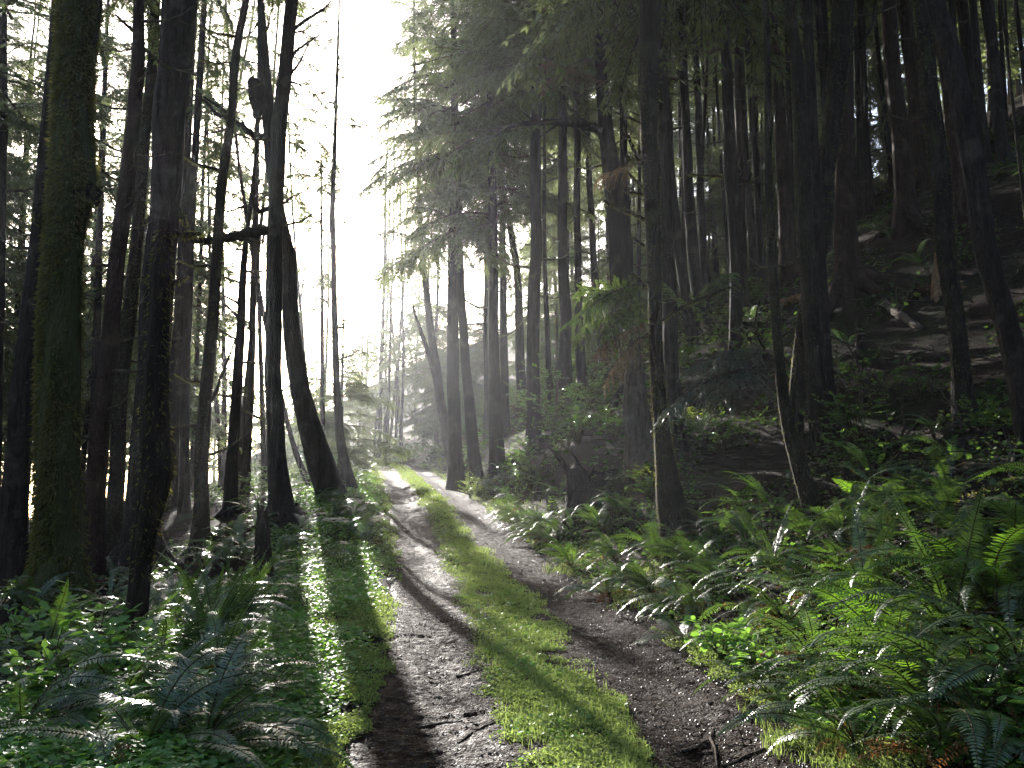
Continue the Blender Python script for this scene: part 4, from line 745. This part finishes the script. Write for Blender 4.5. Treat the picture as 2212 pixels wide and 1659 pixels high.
RIGHT = [  # px, py, scale, frond kinds, n, label
 (0, 0, 1.0, 'ggla', 16, 'glaring white sunlit fern farthest along the lit bank patch', 3), (0, 0, 1.0, 'ggla', 16, 'dazzling fern in the middle of the white lit bank patch', 3), (0, 0, 1.0, 'ggal', 16, 'bleached looking fern at the near end of the white lit patch', 4), (0, 0, .9, 'ggl', 14, 'pale fern behind the white lit patch below the charcoal stump', 3), (0, 0, .9, 'gal', 14, 'half lit fern in front of the charcoal dark stump', 2),
 (1235, 1165, .85, 'alal', 14, 'fern with drooping tips brushing the track past the lit patch', 2), (1300, 1150, .95, 'aala', 16, 'fern below the golden edged trunk with fronds swept towards the track', 2), (1345, 1120, .9, 'aya', 14, 'fern with one bright young frond under the golden edged trunk', 1), (1235, 1225, .8, 'llay', 13, 'low fern with a light green frond lying on the track edge', 2), (1330, 1215, 1.0, 'ayal', 17, 'full fern with mixed light and dark fronds over the right rut', 2),
 (1315, 1290, .85, 'lladad', 15, 'fern with rusty skirt at the sunlit right rut bend', 5), (1420, 1215, 1.0, 'aayu', 16, 'tall glossy fern two steps behind the rusty skirted fern', 1), (1410, 1290, .95, 'lala', 16, 'fern with white shining arches over the right rut', 2), (1500, 1235, .95, 'aay', 14, 'bright tipped fern below the slender swept stem', 1), (1490, 1320, 1.0, 'lall', 17, 'wide fern with several parallel shining arched fronds', 2),
 (1480, 1385, .7, 'll', 11, 'small dark fern hanging over the track bank', 1), (1575, 1300, .95, 'aal', 14, 'shaded fern behind the parallel arched fronds', 2), (1590, 1390, .8, 'lla', 12, 'small fern beside broad leaves at the bank foot', 1), (1670, 1240, 1.0, 'uuaa', 12, 'fern holding two upright white shining fronds', 2), (1690, 1340, .95, 'ladl', 15, 'fern with long level frond reaching left above rusty litter', 5),
 (1760, 1290, .95, 'aal', 14, 'grey green fern between the two upright frond ferns', 3), (1868, 1310, 1.0, 'uuu', 9, 'fern with a narrow pair of upright glaring fronds', 2), (1945, 1440, 1.05, 'yyaa', 12, 'fern with a vivid yellow green backlit frond in mid bank', 2), (1760, 1440, .9, 'ldad', 14, 'fern arching over fallen rusty fronds near the track', 6), (1690, 1530, .7, 'll', 10, 'little spreading fern at the wet track edge', 2),
 (1860, 1520, 1.05, 'lala', 15, 'fern with a long blue green frond curving down to the track', 3), (2050, 1400, 1.15, 'aauy', 15, 'large fern with serrated dark fronds fanning to the left', 2), (2150, 1340, 1.2, 'yya', 11, 'large fern with one straight light green frond slanting upward', 2), (1990, 1540, .95, 'lyal', 16, 'fern with translucent comb like fronds low on the bank', 4), (2110, 1530, 1.1, 'alal', 16, 'fern with a pale matt underside frond beside the picture edge', 3),
 (2200, 1470, 1.1, 'lala', 14, 'fern cut by the right picture edge with heavy bluish frond', 2), (1850, 1620, .85, 'ladl', 14, 'fern at the bottom of the bank beside mossy litter', 4), (2020, 1640, 1.0, 'aal', 15, 'fern at the lower picture edge with dark stalks', 4), (2160, 1640, 1.1, 'alad', 15, 'fern in the lower right corner with grey tip', 4), (2205, 1330, 1.1, 'aal', 13, 'fern near the right edge above the heavy bluish frond', 2),
 (2010, 1260, .95, 'aal', 13, 'dark fern on shaded ground behind the serrated fern', 2), (1930, 1215, .9, 'aald', 12, 'dull fern with brown ball of dead fronds at its foot', 7), (1840, 1190, .9, 'aau', 12, 'shaded fern in front of the golden edged stub', 1), (1750, 1170, .9, 'aal', 12, 'shaded fern at the foot of the slender swept stem', 1), (2120, 1210, .9, 'aal', 12, 'gloomy fern below the mossy log', 1),
 (2040, 1140, 1.0, 'aal', 12, 'fern alone in deep shade high on the bank', 0), (1620, 1180, .9, 'aay', 12, 'fern with lit tips between golden edged trunk and slender stem', 1), (1540, 1170, .9, 'aal', 12, 'fern tucked under the yellow green leafy bush', 1), (2190, 1230, .9, 'al', 11, 'dim fern at the right edge below the mossy log end', 1)]
GLARE = [(-.05, 23.6), (.22, 21.6), (.62, 19.0), (.45, 22.4), (1.0, 18.2)]
for i, (a, b, s, k, n, lb, dd) in enumerate(RIGHT): fern(lb, a, b, s, k, n, W_ + .25, dd, 40 + i, at=GLARE[i] if i < 5 else None)
LEFT = [
 (55, 1590, 1.05, 'alal', 15, 'feathery fern in the lower left corner', 3), (170, 1640, 1.0, 'lal', 14, 'fern at the lower left picture edge with thin pale stalk', 2), (310, 1640, 1.1, 'lala', 17, 'big fern with long grey green fronds sweeping to the lower edge', 2), (440, 1630, 1.0, 'alal', 16, 'fern with a broad frond pointing at the clover', 2), (260, 1530, 1.05, 'aal', 16, 'fern with combed fronds left of the burl snag foot', 3),
 (385, 1500, 1.05, 'ala', 15, 'fern arching right from the foot of the burl snag', 2), (470, 1500, .95, 'uual', 13, 'dark stalked fern beside glittering clover', 1), (90, 1470, .9, 'al', 11, 'fern among big leaves below the shaggy moss trunk', 3), (350, 1420, 1.0, 'aal', 14, 'shaded fern directly behind the burl snag foot', 1), (460, 1400, 1.05, 'uaau', 15, 'tall comb like fern behind the glittering clover', 2),
 (525, 1345, 1.0, 'uuaa', 14, 'fern with a white shining frond bowing right of the burl snag', 2), (590, 1320, .8, 'la', 12, 'fern with one lit frond tip lying on the clover', 1), (430, 1330, .95, 'aald', 14, 'fern with orange fronds right of the burl snag', 4), (560, 1260, .95, 'ala', 14, 'fern behind the clover patch with dusty fronds', 2), (640, 1250, .9, 'lal', 13, 'fern standing half in clover above the bowing frond', 1),
 (690, 1215, .9, 'aal', 13, 'fern with shining arches at the verge below the flared trunk', 1), (600, 1200, .95, 'aay', 13, 'fern at the black rotten stump', 1), (520, 1215, .9, 'aal', 13, 'fern left of the black rotten stump', 1), (440, 1230, .9, 'yal', 12, 'light green fern before the hazed trunk pair', 1), (250, 1270, .95, 'lla', 12, 'fern with a bleached frond between moss trunk and burl snag', 3),
 (210, 1370, .9, 'lald', 12, 'fern with orange withered fronds at the shaggy moss trunk', 5), (720, 1120, .95, 'aal', 15, 'dark fern mound at the foot of the flared leaning trunk', 1), (690, 1090, .9, 'aal', 14, 'shaded fern against the flared leaning trunk', 0), (650, 1150, .9, 'aal', 13, 'shaded fern between the two black trunks', 1), (745, 1160, .9, 'aal', 13, 'fern in shade one step before the dark fern mound', 1),
 (795, 1175, .7, 'uu', 8, 'small fern with tuft of upright pale fronds at the track', 1), (780, 1130, .8, 'al', 12, 'fern at the lit mossy verge', 1), (560, 1150, .9, 'aa', 12, 'fern behind the black rotten stump in haze', 0), (490, 1160, .9, 'ya', 12, 'fern catching haze light below the slender swaying trunk', 0), (420, 1180, .85, 'aa', 12, 'fern silhouetted before bright haze beside the burl snag', 1), (765, 1045, .8, 'ya', 12, 'bright green fern beside the slim bowing trunk', 0), (60, 1330, .9, 'aal', 11, 'fern left of the shaggy moss trunk', 2)]
for i, (a, b, s, k, n, lb, dd) in enumerate(LEFT): fern(lb, a, b, s, k, n, .2, dd, 140 + i)
for i in range(34):
    y = 5.2 + 12 * rg.random() ** 1.3; u = 2.1 + 3.2 * rg.random(); x = u + road_cx(y)
    fern('sword fern filling the crowded right bank among the larger ferns', scale=.65 + .3 * rg.random(), kinds='lalyal', n=10, aim=W_ + .25, dead=2, seed=300 + i, at=(x, y), group='ferns filling the crowded right bank')
for i in range(20):
    y = 5.4 + 9 * rg.random() ** 1.3; u = -3.3 - 3.5 * rg.random(); x = u + road_cx(y)
    fern('sword fern filling the shaded left corner among the larger ferns', scale=.65 + .35 * rg.random(), kinds='lauala', n=10, aim=.3, dead=1, seed=400 + i, at=(x, y), group='ferns filling the shaded left corner')
for i in range(46):
    sd_ = 1 if rg.random() < .6 else -1
    y = 17 + 40 * rg.random() ** 1.4; u = 2.0 + 2.6 * rg.random() ** 1.3 if sd_ > 0 else -2.1 - 3.5 * rg.random()
    x = u + road_cx(y); o = put('sword_fern', FARF[int(rg.integers(4))], None, Matrix.Translation((x, y, tz(x, y))) @ Matrix.Rotation(rg.random() * 6.28, 4, 'Z') @ Matrix.Scale(.75 + .4 * rg.random(), 4))
    tag(o, 'small fern, one of many lining the ' + ('bank on the right' if sd_ > 0 else 'verge on the left') + ' far along the track', 'fern', 'ferns far along the ' + ('right bank' if sd_ > 0 else 'left verge'))
for i in range(40):
    y = 9 + 20 * rg.random(); x = road_cx(y) + 4.5 + 10 * rg.random() if i % 3 else road_cx(y) - 5 - 9 * rg.random()
    o = put('sword_fern', FARF[int(rg.integers(4))], None, Matrix.Translation((x, y, tz(x, y))) @ Matrix.Rotation(rg.random() * 6.28, 4, 'Z') @ Matrix.Scale(.6 + .4 * rg.random(), 4))
    tag(o, 'dim small fern, one of many scattered on the ' + ('shaded hillside' if i % 3 else 'left wood floor'), 'fern', 'ferns on the ' + ('hillside' if i % 3 else 'left wood floor'))

# ------------------------------------------------------------------ shrubs
def shrub_meshes(seed, mat, n_st=11, lsz=.042, per=34, spread=.6, tall=1.0):
    g = np.random.default_rng(seed); st = MB(); lf = MB(); P, D, S, Nn = [], [], [], []
    for k in range(n_st):
        a = g.random() * 6.28; h = tall * (.45 + .6 * g.random()); r = spread * (.3 + .8 * g.random()); t = np.linspace(0, 1, 8)
        c = np.stack([np.cos(a) * r * t ** 1.3, np.sin(a) * r * t ** 1.3, h * t * (1.15 - .3 * t)], -1) + np.cumsum(g.normal(size=(8, 3)) * .012, axis=0); tube(st, c, .008 * (1 - .75 * t) + .0015, 5)
        for j in range(5):
            i = g.integers(3, 8); d = nrm(np.array([np.cos(a) + g.normal() * .7, np.sin(a) + g.normal() * .7, .25 + .3 * g.normal()])); l = .16 + .26 * g.random(); s = np.linspace(0, 1, 4); q = c[i] + d * l * s[:, None]; q[:, 2] -= .08 * l * s ** 2; tube(st, q, .003 * (1 - .6 * s) + .0008, 4)
            m = per // 5 * 2; f = g.random(m); p = c[i] + d * l * (.15 + .85 * f[:, None]); sd2 = nrm(np.cross(d, [0, 0, 1.])); sg = np.where(g.random(m) < .5, -1, 1)[:, None]
            dd = nrm(d * .6 + sd2 * sg * .8 + g.normal(size=(m, 3)) * .25); up = nrm(np.array([0, 0, 1.]) + g.normal(size=(m, 3)) * .35)
            P.append(p); D.append(dd); ss = nrm(np.cross(up, dd)); S.append(ss); Nn.append(nrm(np.cross(dd, ss)))
    P, D, S, Nn = map(np.concatenate, (P, D, S, Nn)); L = lsz * (.6 + .7 * g.random(len(P))); heart(lf, P, D, S, Nn, L, L * .62, 0, .10)
    return st.mesh('stems', M['stem']), lf.mesh('leaves', mat)
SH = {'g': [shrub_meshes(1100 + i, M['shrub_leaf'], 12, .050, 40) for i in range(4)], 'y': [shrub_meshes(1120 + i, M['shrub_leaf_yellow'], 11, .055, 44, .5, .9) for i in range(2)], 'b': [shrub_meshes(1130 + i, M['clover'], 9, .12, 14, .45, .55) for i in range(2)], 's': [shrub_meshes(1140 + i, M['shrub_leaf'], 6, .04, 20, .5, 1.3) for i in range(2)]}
def shrub(label, kind, s, px=None, py=None, at=None, group=None, name='shrub'):
    loc = hit(px, py) if at is None else np.array([at[0], at[1], tz(*at)])
    st, lf = SH[kind][int(rg.integers(len(SH[kind])))]; root = empty(name, loc, label, 'shrub' if name == 'shrub' else 'plant', group); root.rotation_euler = (0, 0, rg.random() * 6.28); root.scale = (s, s, s * (.85 + .3 * rg.random()))
    put('stems', st, root); put('leaves', lf, root)
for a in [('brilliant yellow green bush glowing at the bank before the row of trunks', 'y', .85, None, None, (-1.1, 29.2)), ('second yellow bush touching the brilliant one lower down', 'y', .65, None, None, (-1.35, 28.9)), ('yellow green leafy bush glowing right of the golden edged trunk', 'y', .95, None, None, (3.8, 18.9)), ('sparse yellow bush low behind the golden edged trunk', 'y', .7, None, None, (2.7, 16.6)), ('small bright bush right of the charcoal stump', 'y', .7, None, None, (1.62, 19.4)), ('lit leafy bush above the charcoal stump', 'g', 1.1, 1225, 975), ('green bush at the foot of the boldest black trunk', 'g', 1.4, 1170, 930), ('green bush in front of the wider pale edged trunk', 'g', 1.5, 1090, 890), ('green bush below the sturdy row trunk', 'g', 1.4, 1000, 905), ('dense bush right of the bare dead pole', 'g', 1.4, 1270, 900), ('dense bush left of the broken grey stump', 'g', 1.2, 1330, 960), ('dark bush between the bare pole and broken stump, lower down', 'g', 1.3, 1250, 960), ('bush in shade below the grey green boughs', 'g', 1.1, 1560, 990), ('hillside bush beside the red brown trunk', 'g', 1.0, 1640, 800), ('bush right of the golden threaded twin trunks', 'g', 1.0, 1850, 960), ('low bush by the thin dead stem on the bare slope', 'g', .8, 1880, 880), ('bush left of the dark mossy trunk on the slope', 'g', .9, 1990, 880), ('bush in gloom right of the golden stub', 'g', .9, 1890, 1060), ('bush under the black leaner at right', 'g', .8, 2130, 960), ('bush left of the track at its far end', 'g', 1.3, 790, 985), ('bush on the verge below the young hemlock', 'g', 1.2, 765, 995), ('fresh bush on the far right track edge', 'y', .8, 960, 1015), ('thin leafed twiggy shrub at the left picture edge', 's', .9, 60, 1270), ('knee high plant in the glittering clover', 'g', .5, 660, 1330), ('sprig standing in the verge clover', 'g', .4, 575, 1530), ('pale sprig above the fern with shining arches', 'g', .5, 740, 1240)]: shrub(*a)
for a in [('broad leaved plant below the shaggy moss trunk', 'b', 1.0, 110, 1400), ('broad leaved plant at the left picture edge', 'b', 1.0, 30, 1440), ('broad leaved plant with yellowish leaves beside the moss trunk', 'b', .9, 210, 1420), ('broad leaved plant in the ferns left of the burl snag', 'b', .9, 150, 1520), ('broad leaved plant right of the burl snag foot', 'b', .7, 450, 1560), ('broad leaved plant at the right bank foot', 'b', .7, 1560, 1430), ('broad leaved plant beside wet gravel at the right', 'b', .6, 1640, 1470), ('broad leaved plant in the lower right corner', 'b', .7, 2120, 1590)]: shrub(*a, name='leafy_plant')
for i in range(46):
    y = 21 + 36 * rg.random(); x = road_cx(y) + (3.4 if 27 < y < 38 else 2.4) + 7 * rg.random() ** 1.4
    shrub('green undergrowth bush, one of many below the row of trunks', 'g', 1.0 + .7 * rg.random(), at=(x, y), group='bushes below the row of trunks')
for i in range(14):
    y = 24 + 34 * rg.random(); x = road_cx(y) - 2.2 - 5 * rg.random()
    shrub('hazy bush, one of several along the far left verge', 'g', .8 + .7 * rg.random(), at=(x, y), group='bushes along the far left verge')
for i in range(16):
    y = 60 + 16 * rg.random(); x = road_cx(y) + (rg.random() - .5) * 16
    shrub('fogged bush, one of those closing the track end', 'g', 1.5 + 1.2 * rg.random(), at=(x, y), group='fogged bushes at the track end')

# ------------------------------------------------------------------ logs and fallen branches
def log(label, a, b, ra, rb, mat, moss=0, name='fallen_log', cat='log', stubs=3, lift=.6, seed=1):
    A = hit(*a); B = hit(*b); n = max(8, int(np.linalg.norm(B - A) / .18)); t = np.linspace(0, 1, n); P = A + (B - A) * t[:, None]
    r = ra + (rb - ra) * t; zt = terrain(P[:, 0], P[:, 1]); P[:, 2] = np.maximum(P[:, 2], .5 * P[:, 2] + .5 * zt) + r * lift; g = np.random.default_rng(seed); P[:, :2] += np.cumsum(g.normal(size=(n, 2)) * .012, axis=0)
    root = link(bpy.data.objects.new(name, None)); root.location = A; tag(root, label, cat); mb = MB(); tube(mb, P - A, r, 16, 0, .14, seed)
    mb.add(np.concatenate([P[:1] - A, (P[0] - A) + np.array([[0, 0, 0]])]), np.zeros((0, 3), int))
    mb.build('stem', M[mat], root)
    for k in range(stubs):
        i = int(g.integers(1, n - 1)); o = put('dead_branch', SNAG[k % 7], root, Matrix.Translation(P[i] - A) @ Matrix.Rotation(g.random() * 6.28, 4, 'Z') @ Matrix.Rotation(-.5 - .5 * g.random(), 4, 'Y') @ Matrix.Scale(.3 + .6 * g.random(), 4))
    if moss: add_moss_log(root, P, r, A, moss, seed)
def add_moss_log(root, P, r, A, dens, seed):
    g = np.random.default_rng(seed); ln = np.linalg.norm(P[-1] - P[0]); n = int(dens * ln); f = g.random(n) * (len(P) - 1.01); i = f.astype(int); w_ = (f - i)[:, None]; c = P[i] * (1 - w_) + P[i + 1] * w_ - A
    v = nrm(np.stack([g.normal(size=n), g.normal(size=n), np.abs(g.normal(size=n)) + .2], -1)); d = nrm(v * .7 + g.normal(size=(n, 3)) * .5 - np.array([0, 0, .3]))
    mb = MB(); rhomb(mb, c + v * r[i][:, None] * .95, d, nrm(np.cross(d, g.normal(size=(n, 3)))), .06 * (.4 + g.random(n)), .018); mb.build('moss', M['moss'], root, smooth=False)
log('brown fallen log beneath the tall grey brown trunk', (1868, 605), (2015, 640), .15, .11, 'bark_brown', seed=2)
log('short broken log on bare slope below the brown fallen log', (1905, 660), (1985, 715), .09, .07, 'dead_wood', seed=3)
log('thin mossy pole lying level across the shaded slope', (1790, 985), (1985, 958), .05, .035, 'bark_mossy', 200, seed=4)
log('dark log lying low right of the thin mossy pole', (2060, 985), (2215, 930), .11, .09, 'bark', 0, seed=5)
log('sunlit mossy log rising at the right picture edge', (2090, 1120), (2225, 1075), .12, .12, 'bark_mossy', 500, seed=6)
log('dead leaning pole on the slope left of big bare area', (1850, 700), (1880, 900), .05, .03, 'bark_brown', 0, seed=7)
log('sunlit log end behind the red brown trunk', (1770, 640), (1690, 660), .10, .10, 'raw_wood', 0, seed=8)
log('mossy slanting pole beside the golden threaded twins', (1850, 840), (1810, 900), .04, .03, 'bark_mossy', 150, seed=9)
log('dark log under bushes below the massive branching trunk', (1200, 880), (1345, 935), .12, .10, 'bark', 0, seed=10)
log('grey pole across the shrubs beside the charcoal stump', (1230, 1010), (1330, 985), .03, .02, 'dead_wood', 0, seed=11)
def stick(label, pts_, r0, mat='dead_wood', forks=()):
    P0 = np.array([hit(*q) for q in pts_]); org = P0[0].copy(); mb = MB()
    for br in (range(len(pts_)),) + tuple(forks):
        Q = np.array([P0[k] if isinstance(k, int) else hit(*k) for k in br]); t = np.linspace(0, 1, len(Q)); tt = np.linspace(0, 1, 12); Q = np.stack([np.interp(tt, t, Q[:, k]) for k in range(3)], -1)
        Q[:, 2] = surf(Q[:, 0], Q[:, 1]) + r0 * 1.2; tube(mb, Q - org, r0 * (1 - .6 * tt), 7, 0, .12, 3)
    o = mb.build('fallen_stick', M[mat]); o.location = org; tag(o, label, 'stick')
stick('forked brown stick lying on the wet right rut', [(1475, 1622), (1520, 1600), (1533, 1585), (1542, 1560)], .011, 'dead_wood', ((2, (1545, 1610), (1548, 1640)),))
stick('dark curved stick in the lower right rut', [(1560, 1640), (1620, 1625), (1690, 1610)], .008, 'twig')
stick('thin stick on the left rut near the lower picture edge', [(905, 1560), (960, 1552), (1000, 1550)], .007, 'twig')
stick('thin stick crossing from moss strip to left rut', [(990, 1600), (1040, 1572), (1090, 1560)], .006, 'twig')
stick('pale crooked twig at the clover edge of the left rut', [(868, 1536), (878, 1520), (892, 1532)], .006, 'dead_wood')
stick('thin root like stick across the moss strip', [(1095, 1590), (1150, 1610), (1180, 1640)], .006, 'twig')
stick('dark stick across the left rut', [(985, 1455), (1040, 1448), (1090, 1452)], .008, 'twig')

for i in range(34):
    y = 9 + 24 * rg.random(); x = road_cx(y) + (5 + 13 * rg.random() if i % 4 else -5 - 8 * rg.random()); L = .9 + 1.9 * rg.random() ** 1.5; a = rg.random() * 6.28
    zz_ = [tz(x + L * k * math.cos(a), y + L * k * math.sin(a)) for k in (0, 1)]
    o = put('fallen_branch', SNAG[int(rg.integers(7))], None, Matrix.Translation((x, y, zz_[0] + .03)) @ Matrix.Rotation(a, 4, 'Z') @ Matrix.Rotation(-math.atan2(zz_[1] - zz_[0], L) + .06, 4, 'Y') @ Matrix.Scale(L, 4))
    tag(o, 'dead fallen branch, one of many strewn over the ' + ('hillside' if i % 4 else 'left wood floor'), 'branch', 'fallen branches on the ' + ('hillside' if i % 4 else 'left wood floor'))
for i, (x, y) in enumerate([(.35, 20.3), (.0, 22.6), (.78, 20.0), (-.25, 24.6), (.55, 21.6), (.85, 18.7)]):
    fern('white shining fern, one of the crowd in the sunlit patch at the track', scale=.7 + .05 * (i % 3), kinds='glg', n=13, aim=W_ + .25, dead=3, seed=500 + i, at=(x, y), group='ferns of the white sunlit patch')
# ------------------------------------------------------------------ haze: one even volume round the whole wood
hm, ht, ho = material('mist'); pv = N(ht, 'VolumePrincipled'); pv.inputs['Color'].default_value = (.90, .925, 1.0, 1); pv.inputs['Density'].default_value = HAZE_DENSITY; pv.inputs['Anisotropy'].default_value = HAZE_G
ht.links.new(pv.outputs[0], ho.inputs['Volume'])
bpy.context.view_layer.update()
zlo = float(GZ.min()) - 1.0
zhi = max((o.matrix_world @ Vector(c)).z for o in scene.objects if o.type == 'MESH' for c in o.bound_box) + .5
mb = MB(); X0, X1, Y0, Y1 = GX.min() - 2, GX.max() + 2, -63, 188
V = [(X0, Y0, zlo), (X1, Y0, zlo), (X1, Y1, zlo), (X0, Y1, zlo), (X0, Y0, zhi), (X1, Y0, zhi), (X1, Y1, zhi), (X0, Y1, zhi)]
mb.add(V, [[0, 3, 2, 1], [4, 5, 6, 7], [0, 1, 5, 4], [1, 2, 6, 5], [2, 3, 7, 6], [3, 0, 4, 7]])
tag(mb.build('haze', hm, smooth=False), kind='stuff')
print('objects', len(scene.objects), 'haze top', zhi, 'bottom', zlo)
